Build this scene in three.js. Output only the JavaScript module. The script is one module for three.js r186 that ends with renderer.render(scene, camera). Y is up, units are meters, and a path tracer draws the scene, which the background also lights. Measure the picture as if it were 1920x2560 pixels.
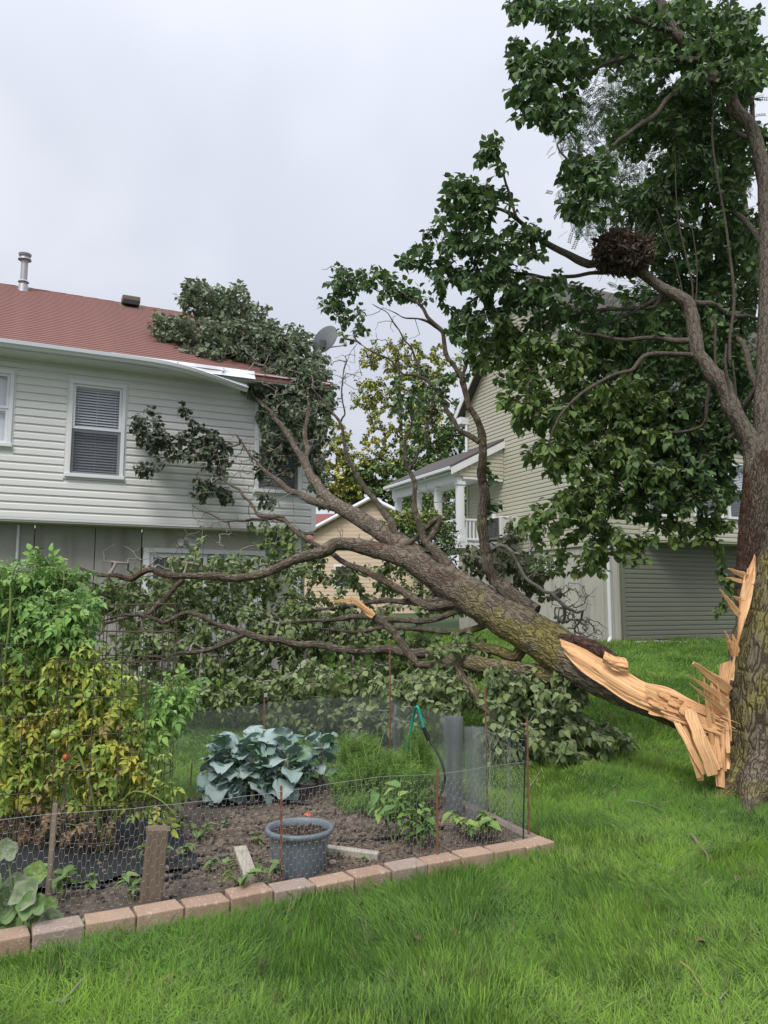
import * as THREE from 'three';
import { mergeGeometries, mergeVertices } from 'three/addons/utils/BufferGeometryUtils.js';
import { RoundedBoxGeometry } from 'three/addons/geometries/RoundedBoxGeometry.js';

// ------------------------------------------------------------------ camera, sky, sun, exposure
const scene = new THREE.Scene();
const F = 1923, HC = 1.5, PITCH = Math.atan((1510 - 1280) / F);
const camera = new THREE.PerspectiveCamera(2 * Math.atan(1280 / F) * 180 / Math.PI, 0.75, 0.05, 400);
camera.position.set(0, HC, 0);
camera.rotation.x = PITCH;
const renderer = new THREE.WebGLRenderer({ antialias: true });
renderer.toneMapping = THREE.LinearToneMapping;
renderer.toneMappingExposure = 1.66;
renderer.shadowMap.enabled = true;

function rngOf(seed) { let a = seed >>> 0; return () => { a = (a + 0x6D2B79F5) | 0; let t = Math.imul(a ^ (a >>> 15), 1 | a); t = (t + Math.imul(t ^ (t >>> 7), 61 | t)) ^ t; return ((t ^ (t >>> 14)) >>> 0) / 4294967296; }; }
const R = rngOf(7);
const rr = (a, b) => a + (b - a) * R();
const clamp = (x, a, b) => Math.min(b, Math.max(a, x));
const lerp = (a, b, t) => a + (b - a) * t;
const sm = (a, b, x) => { const t = clamp((x - a) / (b - a), 0, 1); return t * t * (3 - 2 * t); };
function h3(i, j, k) { let n = Math.imul(i, 374761393) ^ Math.imul(j, 668265263) ^ Math.imul(k, 2147483647 ^ 0x5bd1e995); n = Math.imul(n ^ (n >>> 13), 1274126177); return ((n ^ (n >>> 16)) >>> 0) / 4294967296; }
function vn3(x, y, z) {
  const i = Math.floor(x), j = Math.floor(y), k = Math.floor(z); let u = x - i, v = y - j, w = z - k;
  u = u * u * (3 - 2 * u); v = v * v * (3 - 2 * v); w = w * w * (3 - 2 * w);
  const L = (a, b, t) => a + (b - a) * t;
  return L(L(L(h3(i, j, k), h3(i + 1, j, k), u), L(h3(i, j + 1, k), h3(i + 1, j + 1, k), u), v), L(L(h3(i, j, k + 1), h3(i + 1, j, k + 1), u), L(h3(i, j + 1, k + 1), h3(i + 1, j + 1, k + 1), u), v), w);
}
const fbm3 = (x, y, z, o = 4) => { let s = 0, a = .5, n = 0; for (let i = 0; i < o; i++) { s += a * vn3(x, y, z); n += a; a *= .5; x *= 2.03; y *= 2.03; z *= 2.03; } return s / n; };
function vnp(x, y, px, py, s) {   // value noise that repeats after px, py cells
  const i = Math.floor(x), j = Math.floor(y); let u = x - i, v = y - j; u = u * u * (3 - 2 * u); v = v * v * (3 - 2 * v);
  const m = (a, n) => ((a % n) + n) % n, a = m(i, px), b = m(i + 1, px), c = m(j, py), d = m(j + 1, py);
  return (h3(a, c, s) * (1 - u) + h3(b, c, s) * u) * (1 - v) + (h3(a, d, s) * (1 - u) + h3(b, d, s) * u) * v;
}
const fbmp = (u, v, nx, ny, s, o = 4) => { let t = 0, a = .5, n = 0; for (let k = 0; k < o; k++) { t += a * vnp(u * nx, v * ny, nx, ny, s + k); n += a; a *= .5; nx *= 2; ny *= 2; } return t / n; };

{ // overcast sky: pale grey cloud sheet with soft lavender-grey folds, a little brighter overhead
  const W = 1024, H = 512, d = new Float32Array(W * H * 4);
  for (let j = 0; j < H; j++) for (let i = 0; i < W; i++) {
    const lat = ((j + .5) / H - .5) * Math.PI, lon = ((i + .5) / W - .5) * 2 * Math.PI;
    const y = Math.sin(lat), x = Math.cos(lat) * Math.cos(lon), z = Math.cos(lat) * Math.sin(lon);
    const q = 1 / (0.28 + Math.max(0, y)), a = x * q, b = z * q;
    const w1 = fbm3(a * .9 + 3, b * .9, 2, 3) - .5;
    const n = fbm3(a * 1.15 + w1 * 1.6 + 11, b * 1.15 - w1 * 1.3 + 5, 7.3, 5), n2 = fbm3(a * .55 + 40, b * .55, 1.7, 3);
    const c = sm(.28, .72, n) - .5, c2 = sm(.3, .7, n2) - .5;
    const base = lerp(.40, 1.1, Math.pow(Math.max(0, y), 2.6));
    let L = base * (1 + .2 * c + .2 * c2);
    if (y < 0) L = base * lerp(1, .35, sm(0, -.12, y));
    const t = .5 + c * .7;
    const o = (j * W + i) * 4;
    d[o] = L * lerp(.905, .965, t); d[o + 1] = L * lerp(.965, .985, t); d[o + 2] = L * lerp(1.115, 1.09, t); d[o + 3] = 1;
  }
  const sky = new THREE.DataTexture(d, W, H, THREE.RGBAFormat, THREE.FloatType);
  sky.mapping = THREE.EquirectangularReflectionMapping; sky.magFilter = THREE.LinearFilter; sky.needsUpdate = true;
  scene.background = sky; scene.environment = sky;
}
const sun = new THREE.DirectionalLight(new THREE.Color(1, .965, .91), 1.5);   // thin cloud round the sun: very soft
sun.position.set(-6, 22, 9); sun.target.position.set(0, 0, -7);
sun.castShadow = true; sun.shadow.radius = 45; sun.shadow.mapSize.set(2048, 2048);
Object.assign(sun.shadow.camera, { left: -16, right: 16, top: 16, bottom: -16, near: 1, far: 60 });
scene.add(sun, sun.target);

// ------------------------------------------------------------------ helpers
const V3 = (x, y, z) => new THREE.Vector3(x, y, z);
const W = (x, y, D) => V3(x, y, -D);                                   // metres: right, up, away
const CP = Math.cos(PITCH), SP = Math.sin(PITCH);
function at(px, py, D) { const u = (px - 960) / F, v = (1280 - py) / F, z = CP - v * SP; return W(u / z * D, HC + (v * CP + SP) / z * D, D); }
const slope = (D) => D < 4 ? 0 : D < 5 ? .0175 * (D - 4) * (D - 4) : D < 30 ? .0175 + .035 * (D - 5) : .8925 + .01 * (D - 30);
const ground = (x, D) => slope(D) + .035 * (vn3(x * .6 + 9, D * .6, 3.3) - .5) * sm(3, 8, D);
function gp(px, py) { let D = 5; const r = at(px, py, 1); const k = (r.y - HC), ux = r.x; for (let i = 0; i < 60; i++) D = .5 * D + .5 * (HC - ground(ux * D, D)) / -k; return at(px, py, D); }
const taken = new Map();
function numbered(n) { const k = taken.get(n) || 0; taken.set(n, k + 1); return k ? n + '_' + String(k).padStart(3, '0') : n; }
function tag(o, label, category, group) { o.userData.label = label; o.userData.category = category; if (group) o.userData.group = group; return o; }
function thing(name, label, category, pos = V3(0, 0, 0), group, turn = 0) {
  const g = new THREE.Group(); g.name = numbered(name); g.position.copy(pos); g.rotation.y = turn; scene.add(g); return tag(g, label, category, group);
}
function mesh(name, geo, mat, parent, world) {
  const m = new THREE.Mesh(geo, mat); m.name = parent ? name : numbered(name); m.castShadow = m.receiveShadow = true;
  (parent || scene).add(m); if (world && parent) { const b = worldOf(parent); m.position.set(-b.x, -b.y, -b.z); } return m;
}
function worldOf(o) { const v = V3(0, 0, 0); for (; o && o !== scene; o = o.parent) v.add(o.position); return v; }
function structure(name, geo, mat) { const m = mesh(name, geo, mat); m.userData.kind = 'structure'; return m; }
function stuff(o) { o.userData.kind = 'stuff'; return o; }
function instanced(name, geo, mat, list, parent) {        // list of [Matrix4, Color]
  const m = new THREE.InstancedMesh(geo, mat, list.length); m.name = parent ? name : numbered(name); m.castShadow = m.receiveShadow = true;
  list.forEach(([x, c], i) => { m.setMatrixAt(i, x); if (c) m.setColorAt(i, c); });
  (parent || scene).add(m); if (parent) { const b = worldOf(parent); m.position.set(-b.x, -b.y, -b.z); }
  return stuff(m);
}
const box = (w, h, d, x = 0, y = 0, z = 0) => { const g = new THREE.BoxGeometry(w, h, d); g.translate(x, y, z); return g; };
const rbox = (w, h, d, r, x = 0, y = 0, z = 0) => { const g = new RoundedBoxGeometry(w, h, d, 2, r); g.translate(x, y, z); return g; };
const merge = (l) => mergeGeometries(l.map((g) => { const q = g.index ? g.toNonIndexed() : g; for (const k of Object.keys(q.attributes)) if (!['position', 'normal', 'uv'].includes(k)) q.deleteAttribute(k); return q; }));
class MB {                                                             // collects faces into one geometry
  constructor() { this.p = []; this.n = []; this.u = []; this.i = []; this.c = null; }
  ring(c, ax, r, n, vv, r2 = r, ku = 1) {                              // ring of n+1 points round c, axis ax
    const s = this.p.length / 3, t = Math.abs(ax.y) < .9 ? V3(0, 1, 0) : V3(1, 0, 0);
    const e1 = t.clone().cross(ax).normalize(), e2 = ax.clone().cross(e1).normalize();
    for (let k = 0; k <= n; k++) { const a = k / n * 2 * Math.PI, x = Math.cos(a), y = Math.sin(a), d = e1.clone().multiplyScalar(x).addScaledVector(e2, y); this.p.push(c.x + e1.x * x * r + e2.x * y * r2, c.y + e1.y * x * r + e2.y * y * r2, c.z + e1.z * x * r + e2.z * y * r2); this.n.push(d.x, d.y, d.z); this.u.push(k / n * ku, vv); }
    return s;
  }
  join(s0, s1, n) { for (let k = 0; k < n; k++) this.i.push(s0 + k, s0 + k + 1, s1 + k, s0 + k + 1, s1 + k + 1, s1 + k); }
  rod(a, b, r0, r1, n = 3, v0 = 0) { const ax = b.clone().sub(a); const l = ax.length(); if (l < 1e-6) return; ax.multiplyScalar(1 / l); const s0 = this.ring(a, ax, r0, n, v0), s1 = this.ring(b, ax, r1, n, v0 + l * 4); this.join(s0, s1, n); }
  tri(a, b, c) { const s = this.p.length / 3, n = b.clone().sub(a).cross(c.clone().sub(a)).normalize(); for (const q of [a, b, c]) { this.p.push(q.x, q.y, q.z); this.n.push(n.x, n.y, n.z); this.u.push(q.x + q.z, q.y); } this.i.push(s, s + 1, s + 2); }
  quad(a, b, c, d) { this.tri(a, b, c); this.tri(a, c, d); }
  geo() { const g = new THREE.BufferGeometry(); g.setAttribute('position', new THREE.Float32BufferAttribute(this.p, 3)); g.setAttribute('normal', new THREE.Float32BufferAttribute(this.n, 3)); g.setAttribute('uv', new THREE.Float32BufferAttribute(this.u, 2)); if (this.c) g.setAttribute('color', new THREE.Float32BufferAttribute(this.c, 3)); g.setIndex(this.i); return g; }
}
function spline(pts, step) {                                           // pts: [Vector3, r] -> resampled [{p,r,d}]
  const c = new THREE.CatmullRomCurve3(pts.map((q) => q[0]), false, 'centripetal'), L = c.getLength(), n = Math.max(2, Math.ceil(L / step)), out = [];
  for (let i = 0; i <= n; i++) { const t = i / n, p = c.getPoint(t), d = c.getTangent(t), f = t * (pts.length - 1), k = Math.min(pts.length - 2, Math.floor(f)); out.push({ p, d, r: lerp(pts[k][1], pts[k + 1][1], f - k) }); }
  return out;
}
function limbGeo(pts, { step = .06, n = 12, rough = .06, tile = .3, cap = true, color = null, seed = 1, ridge = 0, freq = 5 } = {}) {
  const s = spline(pts, step), g = new MB(); let v = 0; const rm = s.reduce((a, q) => a + q.r, 0) / s.length, ku = Math.max(1, Math.round(2 * Math.PI * rm / tile));
  if (color) g.c = [];
  let e1 = null, prev = -1;
  s.forEach((q, i) => {
    if (i) v += q.p.distanceTo(s[i - 1].p);
    if (!e1) e1 = (Math.abs(q.d.y) < .9 ? V3(0, 1, 0) : V3(1, 0, 0)).cross(q.d).normalize(); else e1.addScaledVector(q.d, -e1.dot(q.d)).normalize();
    const e2 = q.d.clone().cross(e1), st = g.p.length / 3;
    for (let k = 0; k <= n; k++) {
      const a = (k % n) / n * 2 * Math.PI, x = Math.cos(a), y = Math.sin(a);
      let rad = q.r * (1 + rough * 2 * (fbm3(x * 1.6 + seed * 7, y * 1.6, v * freq, 3) - .5));
      if (ridge) rad += ridge * (Math.abs(fbm3(x * q.r * 42 + 3, y * q.r * 42, v * 7 + seed, 2) - .5) * 4 - .5);
      const P = q.p.clone().addScaledVector(e1, x * rad).addScaledVector(e2, y * rad), nn = e1.clone().multiplyScalar(x).addScaledVector(e2, y);
      g.p.push(P.x, P.y, P.z); g.n.push(nn.x, nn.y, nn.z); g.u.push(k / n * ku, v / tile);
      if (color) { const c = color(P, nn, v); g.c.push(c[0], c[1], c[2]); }
    }
    if (prev >= 0) g.join(prev, st, n); prev = st;
  });
  if (cap) for (const [q, st, sg] of [[s[0], 0, -1], [s[s.length - 1], prev, 1]]) {
    const ci = g.p.length / 3; g.p.push(q.p.x, q.p.y, q.p.z); g.n.push(q.d.x * sg, q.d.y * sg, q.d.z * sg); g.u.push(0, 0); if (color) { const c = color(q.p, q.d, 0); g.c.push(...c); }
    for (let k = 0; k < n; k++) g.i.push(ci, st + k, st + k + 1);
  }
  const geo = g.geo(); if (ridge || rough > .03) { const old = geo.attributes.normal.array.slice(); geo.computeVertexNormals(); const a = geo.attributes.normal; // weld the seam
    const ring = n + 1, rows = s.length; for (let r = 0; r < rows; r++) { const i0 = r * ring, i1 = i0 + n; const x = a.getX(i0) + a.getX(i1), y = a.getY(i0) + a.getY(i1), z = a.getZ(i0) + a.getZ(i1), l = Math.hypot(x, y, z) || 1; a.setXYZ(i0, x / l, y / l, z / l); a.setXYZ(i1, x / l, y / l, z / l); } }
  geo.userData.nodes = s; return geo;
}
// ------------------------------------------------------------------ textures and materials
function tex(size, fn, srgb = false, rep = [1, 1]) {
  const d = new Uint8Array(size * size * 4);
  for (let j = 0; j < size; j++) for (let i = 0; i < size; i++) { const c = fn((i + .5) / size, (j + .5) / size), o = (j * size + i) * 4; if (typeof c === 'number') d[o] = d[o + 1] = d[o + 2] = clamp(c, 0, 1) * 255; else for (let k = 0; k < 3; k++) d[o + k] = clamp(c[k], 0, 1) * 255; d[o + 3] = 255; }
  const t = new THREE.DataTexture(d, size, size); t.wrapS = t.wrapT = THREE.RepeatWrapping; t.magFilter = THREE.LinearFilter; t.minFilter = THREE.LinearMipmapLinearFilter; t.generateMipmaps = true; if (srgb) t.colorSpace = THREE.SRGBColorSpace; t.repeat.set(...rep); t.needsUpdate = true; return t;
}
const sr = (c) => c.map((x) => Math.pow(clamp(x, 0, 1), 1 / 2.2));
const mix3 = (a, b, t) => [lerp(a[0], b[0], t), lerp(a[1], b[1], t), lerp(a[2], b[2], t)];
const col = (r, g, b) => new THREE.Color().setRGB(r, g, b);
const mat = (c, rough = .8, o = {}) => new THREE.MeshStandardMaterial({ color: col(...c), roughness: rough, ...o });
const barkH = (u, v) => { const w0 = fbmp(u, v, 4, 6, 190, 4) - .5, w2 = fbmp(u, v, 9, 18, 140, 3) - .5; const f1 = Math.abs(fbmp(u + w0 * .05 + w2 * .014, v, 15, 3, 5, 2) - .5) * 5.5, f2 = Math.abs(fbmp(u - w0 * .04 + w2 * .02, v + w2 * .03, 26, 5, 25, 2) - .5) * 6, cr = Math.abs(fbmp(u + w2 * .03, v + w0 * .05, 8, 9, 45, 2) - .5) * 9; return clamp(Math.min(f1 * 1.1, f2 * 1.3 + .12, cr + .5), 0, 1) * .85 + .15 * fbmp(u, v, 60, 40, 60, 2); };
const barkC = tex(512, (u, v) => { const h = barkH(u, v), n = fbmp(u, v, 5, 5, 71, 4); return sr(mix3([.075, .06, .048], mix3([.215, .18, .145], [.30, .265, .225], n), sm(.1, .62, h))); }, true);
const barkB = tex(512, barkH);
const M = {};
M.bark = new THREE.MeshStandardMaterial({ map: barkC, bumpMap: barkB, bumpScale: .02, roughness: .95, vertexColors: true });
M.limb = new THREE.MeshStandardMaterial({ map: barkC, bumpMap: barkB, bumpScale: .006, roughness: .92, color: col(.72, .68, .64) });
M.twig = mat([.105, .085, .07], .9);
M.greyTwig = mat([.23, .205, .175], .9);
const woodC = tex(512, (u, v) => { const g = fbmp(u, v, 60, 3, 12, 3), s = fbmp(u, v, 9, 2, 31, 3), d = sm(.72, .8, fbmp(u, v, 40, 5, 44, 2)); return sr(mix3(mix3([.66, .33, .14], [.84, .53, .27], sm(.3, .7, g * .6 + s * .4)), [.33, .15, .055], d * .7)); }, true);
const woodB = tex(512, (u, v) => fbmp(u, v, 60, 3, 12, 3) * .6 + fbmp(u, v, 24, 4, 3, 2) * .4);
M.wood = new THREE.MeshStandardMaterial({ map: woodC, bumpMap: woodB, bumpScale: .004, roughness: .75 });
M.leaf = new THREE.MeshPhysicalMaterial({ color: 0xffffff, roughness: .95, transmission: .3, thickness: 0, clearcoat: .3, clearcoatRoughness: .42, side: THREE.DoubleSide });
M.softLeaf = new THREE.MeshPhysicalMaterial({ color: 0xffffff, roughness: .97, transmission: .3, thickness: 0, side: THREE.DoubleSide });
M.farLeaf = new THREE.MeshStandardMaterial({ color: 0xffffff, roughness: .8, side: THREE.DoubleSide });
M.screen = new THREE.MeshStandardMaterial({ color: col(.05, .055, .06), roughness: .8, transparent: true, opacity: .5 });
M.grass = new THREE.MeshPhysicalMaterial({ color: 0xffffff, roughness: .96, transmission: .3, thickness: 0, side: THREE.DoubleSide });
M.glass = new THREE.MeshPhysicalMaterial({ color: 0xffffff, roughness: .03, transmission: 1, thickness: 0, ior: 1.5 });
M.galv = mat([.42, .43, .44], .5, { metalness: .55 });
M.cloth = mat([.34, .36, .38], .55, { metalness: .4 });
const rustC = tex(128, (u, v) => sr(mix3([.14, .055, .03], [.27, .115, .06], fbmp(u, v, 6, 6, 2, 4))), true);
M.rust = new THREE.MeshStandardMaterial({ map: rustC, roughness: .95 });
M.rustWire = mat([.085, .06, .045], .85);
const concC = tex(512, (u, v) => { const n = fbmp(u, v, 4, 4, 3, 5), f = fbmp(u, v, 60, 60, 8, 2), st = sm(.62, .8, fbmp(u, v, 10, 2, 17, 3)); return sr(mix3([.33, .32, .285], [.44, .43, .39], n * .6 + f * .4).map((x) => x * (1 - .22 * st))); }, true);
M.concrete = new THREE.MeshStandardMaterial({ map: concC, roughness: .92 });
M.concreteLight = new THREE.MeshStandardMaterial({ map: concC, roughness: .92, color: col(1.4, 1.38, 1.34) });
const vinB = tex(256, (u, v) => fbmp(u, v, 10, 90, 4, 3));
const vinC = tex(256, (u, v) => { const k = .95 + .07 * fbmp(u, v, 6, 20, 9, 4); return sr([k, k, k]); }, true);
const vinyl = (c) => new THREE.MeshStandardMaterial({ color: col(...c), map: vinC, bumpMap: vinB, bumpScale: .0006, roughness: .5 });
M.whiteSiding = vinyl([.76, .755, .725]);
M.tanSiding = vinyl([.50, .485, .38]);
M.shadedTanSiding = vinyl([.17, .175, .128]);  // tan siding darkened: tree and overhang shade put into the colour
M.whiteTrim = mat([.78, .79, .8], .45);
M.tanTrim = mat([.5, .485, .38], .5);
M.alum = mat([.74, .76, .78], .3, { metalness: .35 });
M.dark = mat([.02, .02, .022], .7);
M.blind = mat([.74, .77, .82], .5);
M.room = mat([.10, .11, .125], .9);
// ------------------------------------------------------------------ ground
{
  const xs = [], n = 150, g = new MB();
  const Ds = []; for (let i = 0; i <= 170; i++) Ds.push(-8 + 128 * Math.pow(i / 170, 2.2) + i * .02);
  for (let i = 0; i <= n; i++) { const t = i / n * 2 - 1; xs.push(Math.sign(t) * (Math.abs(t) * 12 + Math.pow(Math.abs(t), 4) * 110)); }
  for (const D of Ds) for (const x of xs) { g.p.push(x, ground(x, D), -D); g.n.push(0, 1, 0); g.u.push(x / 2.5, D / 2.5); }
  for (let j = 0; j < Ds.length - 1; j++) for (let i = 0; i < n; i++) { const a = j * (n + 1) + i; g.i.push(a, a + 1, a + n + 1, a + 1, a + n + 2, a + n + 1); }
  const geo = g.geo(); geo.computeVertexNormals();
  const c = tex(512, (u, v) => { const a = fbmp(u, v, 5, 5, 3, 5), b = fbmp(u, v, 70, 70, 9, 2); return sr(mix3(mix3([.032, .06, .014], [.055, .095, .02], a), [.06, .05, .03], sm(.62, .75, b) * .6)); }, true);
  structure('lawn', geo, new THREE.MeshStandardMaterial({ map: c, roughness: 1 }));
}
// ------------------------------------------------------------------ houses
const TURN = 25.4 * Math.PI / 180, CT = Math.cos(TURN), ST = Math.sin(TURN);
function lapGeo(h) {                                                   // one metre of a lap board, bottom edge at y = 0, thick edge below
  const prof = [[0, 0], [.0215, 0], [.0220, .004], [.0190, h * .62], [.0125, h * .70], [.0050, h * .80], [.0040, h + .006], [0, h + .006]], g = new MB();
  for (let k = 0; k < prof.length - 1; k++) { const [z0, y0] = prof[k], [z1, y1] = prof[k + 1]; g.quad(V3(0, y0, z0), V3(1, y0, z0), V3(1, y1, z1), V3(0, y1, z1)); }
  for (const x of [0, 1]) for (let k = 1; k < prof.length - 1; k++) { const A = V3(x, prof[0][1], prof[0][0]), B = V3(x, prof[k][1], prof[k][0]), C = V3(x, prof[k + 1][1], prof[k + 1][0]); x ? g.tri(A, C, B) : g.tri(A, B, C); }
  return g.geo();
}
const LAP = .1143, lap = lapGeo(LAP);
// boards on a face: o = origin in the house, turn = the face's turn in the house, spans(y) = list of [x0, x1]
function siding(house, o, turn, y0, y1, spans, m, holes = []) {
  for (let y = y0; y < y1 - .02; y += LAP) {
    let s = spans(y, y + LAP);
    for (const [hx0, hx1, hy0, hy1] of holes) if (y + LAP > hy0 + .02 && y < hy1 - .02) s = s.flatMap(([a, b]) => hx1 <= a || hx0 >= b ? [[a, b]] : [[a, hx0], [hx1, b]].filter(([p, q]) => q - p > .02));
    for (const [a, b] of s) { if (b - a < .03) continue; const k = mesh('siding_board', lap, m, house); k.scale.set(b - a, 1, 1); k.rotation.y = turn; k.position.set(o.x + Math.cos(turn) * a, y, o.z - Math.sin(turn) * a); }
  }
}
function sheath(shapePts, holes, depth) {                              // wall core with real openings, front at z = -0.004
  const s = new THREE.Shape(shapePts.map(([x, y]) => new THREE.Vector2(x, y)));
  for (const [a, b, c, d] of holes) s.holes.push(new THREE.Path([[a, c], [b, c], [b, d], [a, d]].map(([x, y]) => new THREE.Vector2(x, y))));
  const g = new THREE.ExtrudeGeometry(s, { depth, bevelEnabled: false }); g.translate(0, 0, -depth - .004); return g;
}
const slatGeo = {};
function windowPart(house, o, turn, x0, x1, y0, y1, { blinds = 'slats', tilt = .5, trim = M.whiteTrim, split = .5, grille = false } = {}) {
  const w = x1 - x0, h = y1 - y0, f = .055, T = [];
  T.push(rbox(w, f, .09, .006, w / 2, h - f / 2, .005), rbox(w + .03, f, .11, .006, w / 2, f / 2, .012), rbox(f, h - 2 * f, .09, .006, f / 2, h / 2, .003), rbox(f, h - 2 * f, .09, .006, w - f / 2, h / 2, .003));
  const win = mesh('window', merge(T), trim, house);
  win.rotation.y = turn; win.position.set(o.x + Math.cos(turn) * x0, y0, o.z - Math.sin(turn) * x0);
  const ym = f + (h - 2 * f) * split, s = .035;
  for (const [a, b, z] of [[f, ym, -.012], [ym, h - f, .004]]) {
    mesh('sash', merge([box(w - 2 * f - .004, s, .03, w / 2, a + s / 2, z), box(w - 2 * f - .004, s, .03, w / 2, b - s / 2, z), box(s, b - a - 2 * s - .002, .03, f + s / 2 + .002, (a + b) / 2, z), box(s, b - a - 2 * s - .002, .03, w - f - s / 2 - .002, (a + b) / 2, z)]), trim, win);
    const pg = new THREE.PlaneGeometry(w - 2 * f - 2 * s, b - a - 2 * s); pg.translate(w / 2, (a + b) / 2, z); mesh('pane', pg, M.glass, win);
    if (a === f && blinds === 'slats') { const sg = new THREE.PlaneGeometry(w - 2 * f, b - a); sg.translate(w / 2, (a + b) / 2, .018); mesh('insect_screen', sg, M.screen, win); }
  }
  if (grille) mesh('grille', merge([box(.012, h - 2 * f, .008, w / 2, h / 2, -.03), box(w - 2 * f, .012, .008, w / 2, f + (h - 2 * f) * .25, -.03), box(w - 2 * f, .012, .008, w / 2, f + (h - 2 * f) * .75, -.03)]), trim, win);
  if (blinds === 'slats') {
    const key = (w - 2 * f).toFixed(3); const g = slatGeo[key] ||= (() => { const b = rbox(w - 2 * f - .02, .0025, .046, .001); b.rotateX(tilt); return b; })();
    for (let y = h - f - .07; y > f + .03; y -= .0415) { const q = mesh('slat', g, M.blind, win); q.position.set(w / 2, y, -.085); }
    mesh('headrail', box(w - 2 * f - .01, .045, .05, w / 2, h - f - .025, -.085), M.blind, win);
    for (const k of [.12, .5, .88]) mesh('ladder_cord', box(.004, h - 2 * f - .05, .003, f + (w - 2 * f) * k, h / 2 - .02, -.058), M.blind, win);
  } else if (blinds === 'shade') mesh('roller_shade', box(w - 2 * f - .01, h - 2 * f, .006, w / 2, h / 2, -.08), M.blind, win);
  else if (blinds === 'verticals') for (let x = f + .06; x < w - f; x += .085) { const q = mesh('vane', box(.082, h - 2 * f - .04, .002), M.blind, win); q.position.set(x, h / 2, -.09); q.rotation.y = .55 + .3 * Math.sin(x * 9); }
  const D = .5; mesh('room_lining', merge([box(w - .02, h - .02, .01, w / 2, h / 2, -D), box(.01, h - .02, D - .16, .005, h / 2, -D / 2 - .07), box(.01, h - .02, D - .16, w - .005, h / 2, -D / 2 - .07), box(w - .04, .01, D - .16, w / 2, .01, -D / 2 - .07), box(w - .04, .01, D - .16, w / 2, h - .01, -D / 2 - .07)]), M.room, win);
  return win;
}
const shingleC = tex(512, (u, v) => { const n = fbmp(u, v, 6, 3, 3, 4), f = vnp(u * 170, v * 170, 170, 170, 5), b = vnp(u * 13, 0, 13, 1, 9), st = sm(.6, .85, fbmp(u, v, 5, 2, 41, 4)); return sr(mix3([.18, .082, .068], [.29, .138, .115], clamp(n * .5 + f * .35 + b * .25, 0, 1)).map((x) => x * (1 - .35 * st))); }, true);
M.shingle = new THREE.MeshStandardMaterial({ map: shingleC, roughness: .95 });
function courses(house, x0, x1, eave, ridge, m, exposure = .132) {      // eave, ridge: [y, z] in the house
  const dy = ridge[0] - eave[0], dz = ridge[1] - eave[1], L = Math.hypot(dy, dz), a = Math.atan2(dy, -dz), N = Math.ceil(L / exposure), w = x1 - x0;
  const geos = [0, 1, 2].map((k) => { const g = new THREE.BoxGeometry(w, .009, exposure + .03); const uv = g.attributes.uv, p = g.attributes.position; for (let i = 0; i < uv.count; i++) uv.setXY(i, (p.getX(i) + k * .77) / 2.6, (p.getZ(i) + k * .31) / .5 + k * .37); return g; });
  for (let i = 0; i < N; i++) { const s = (i + .5) * L / N, q = mesh('shingle_course', geos[(i * 7 + (i >> 1)) % 3], m, house); q.position.set((x0 + x1) / 2, eave[0] + dy * s / L + .014, eave[1] + dz * s / L); q.rotation.x = a - .055; }
}
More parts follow.
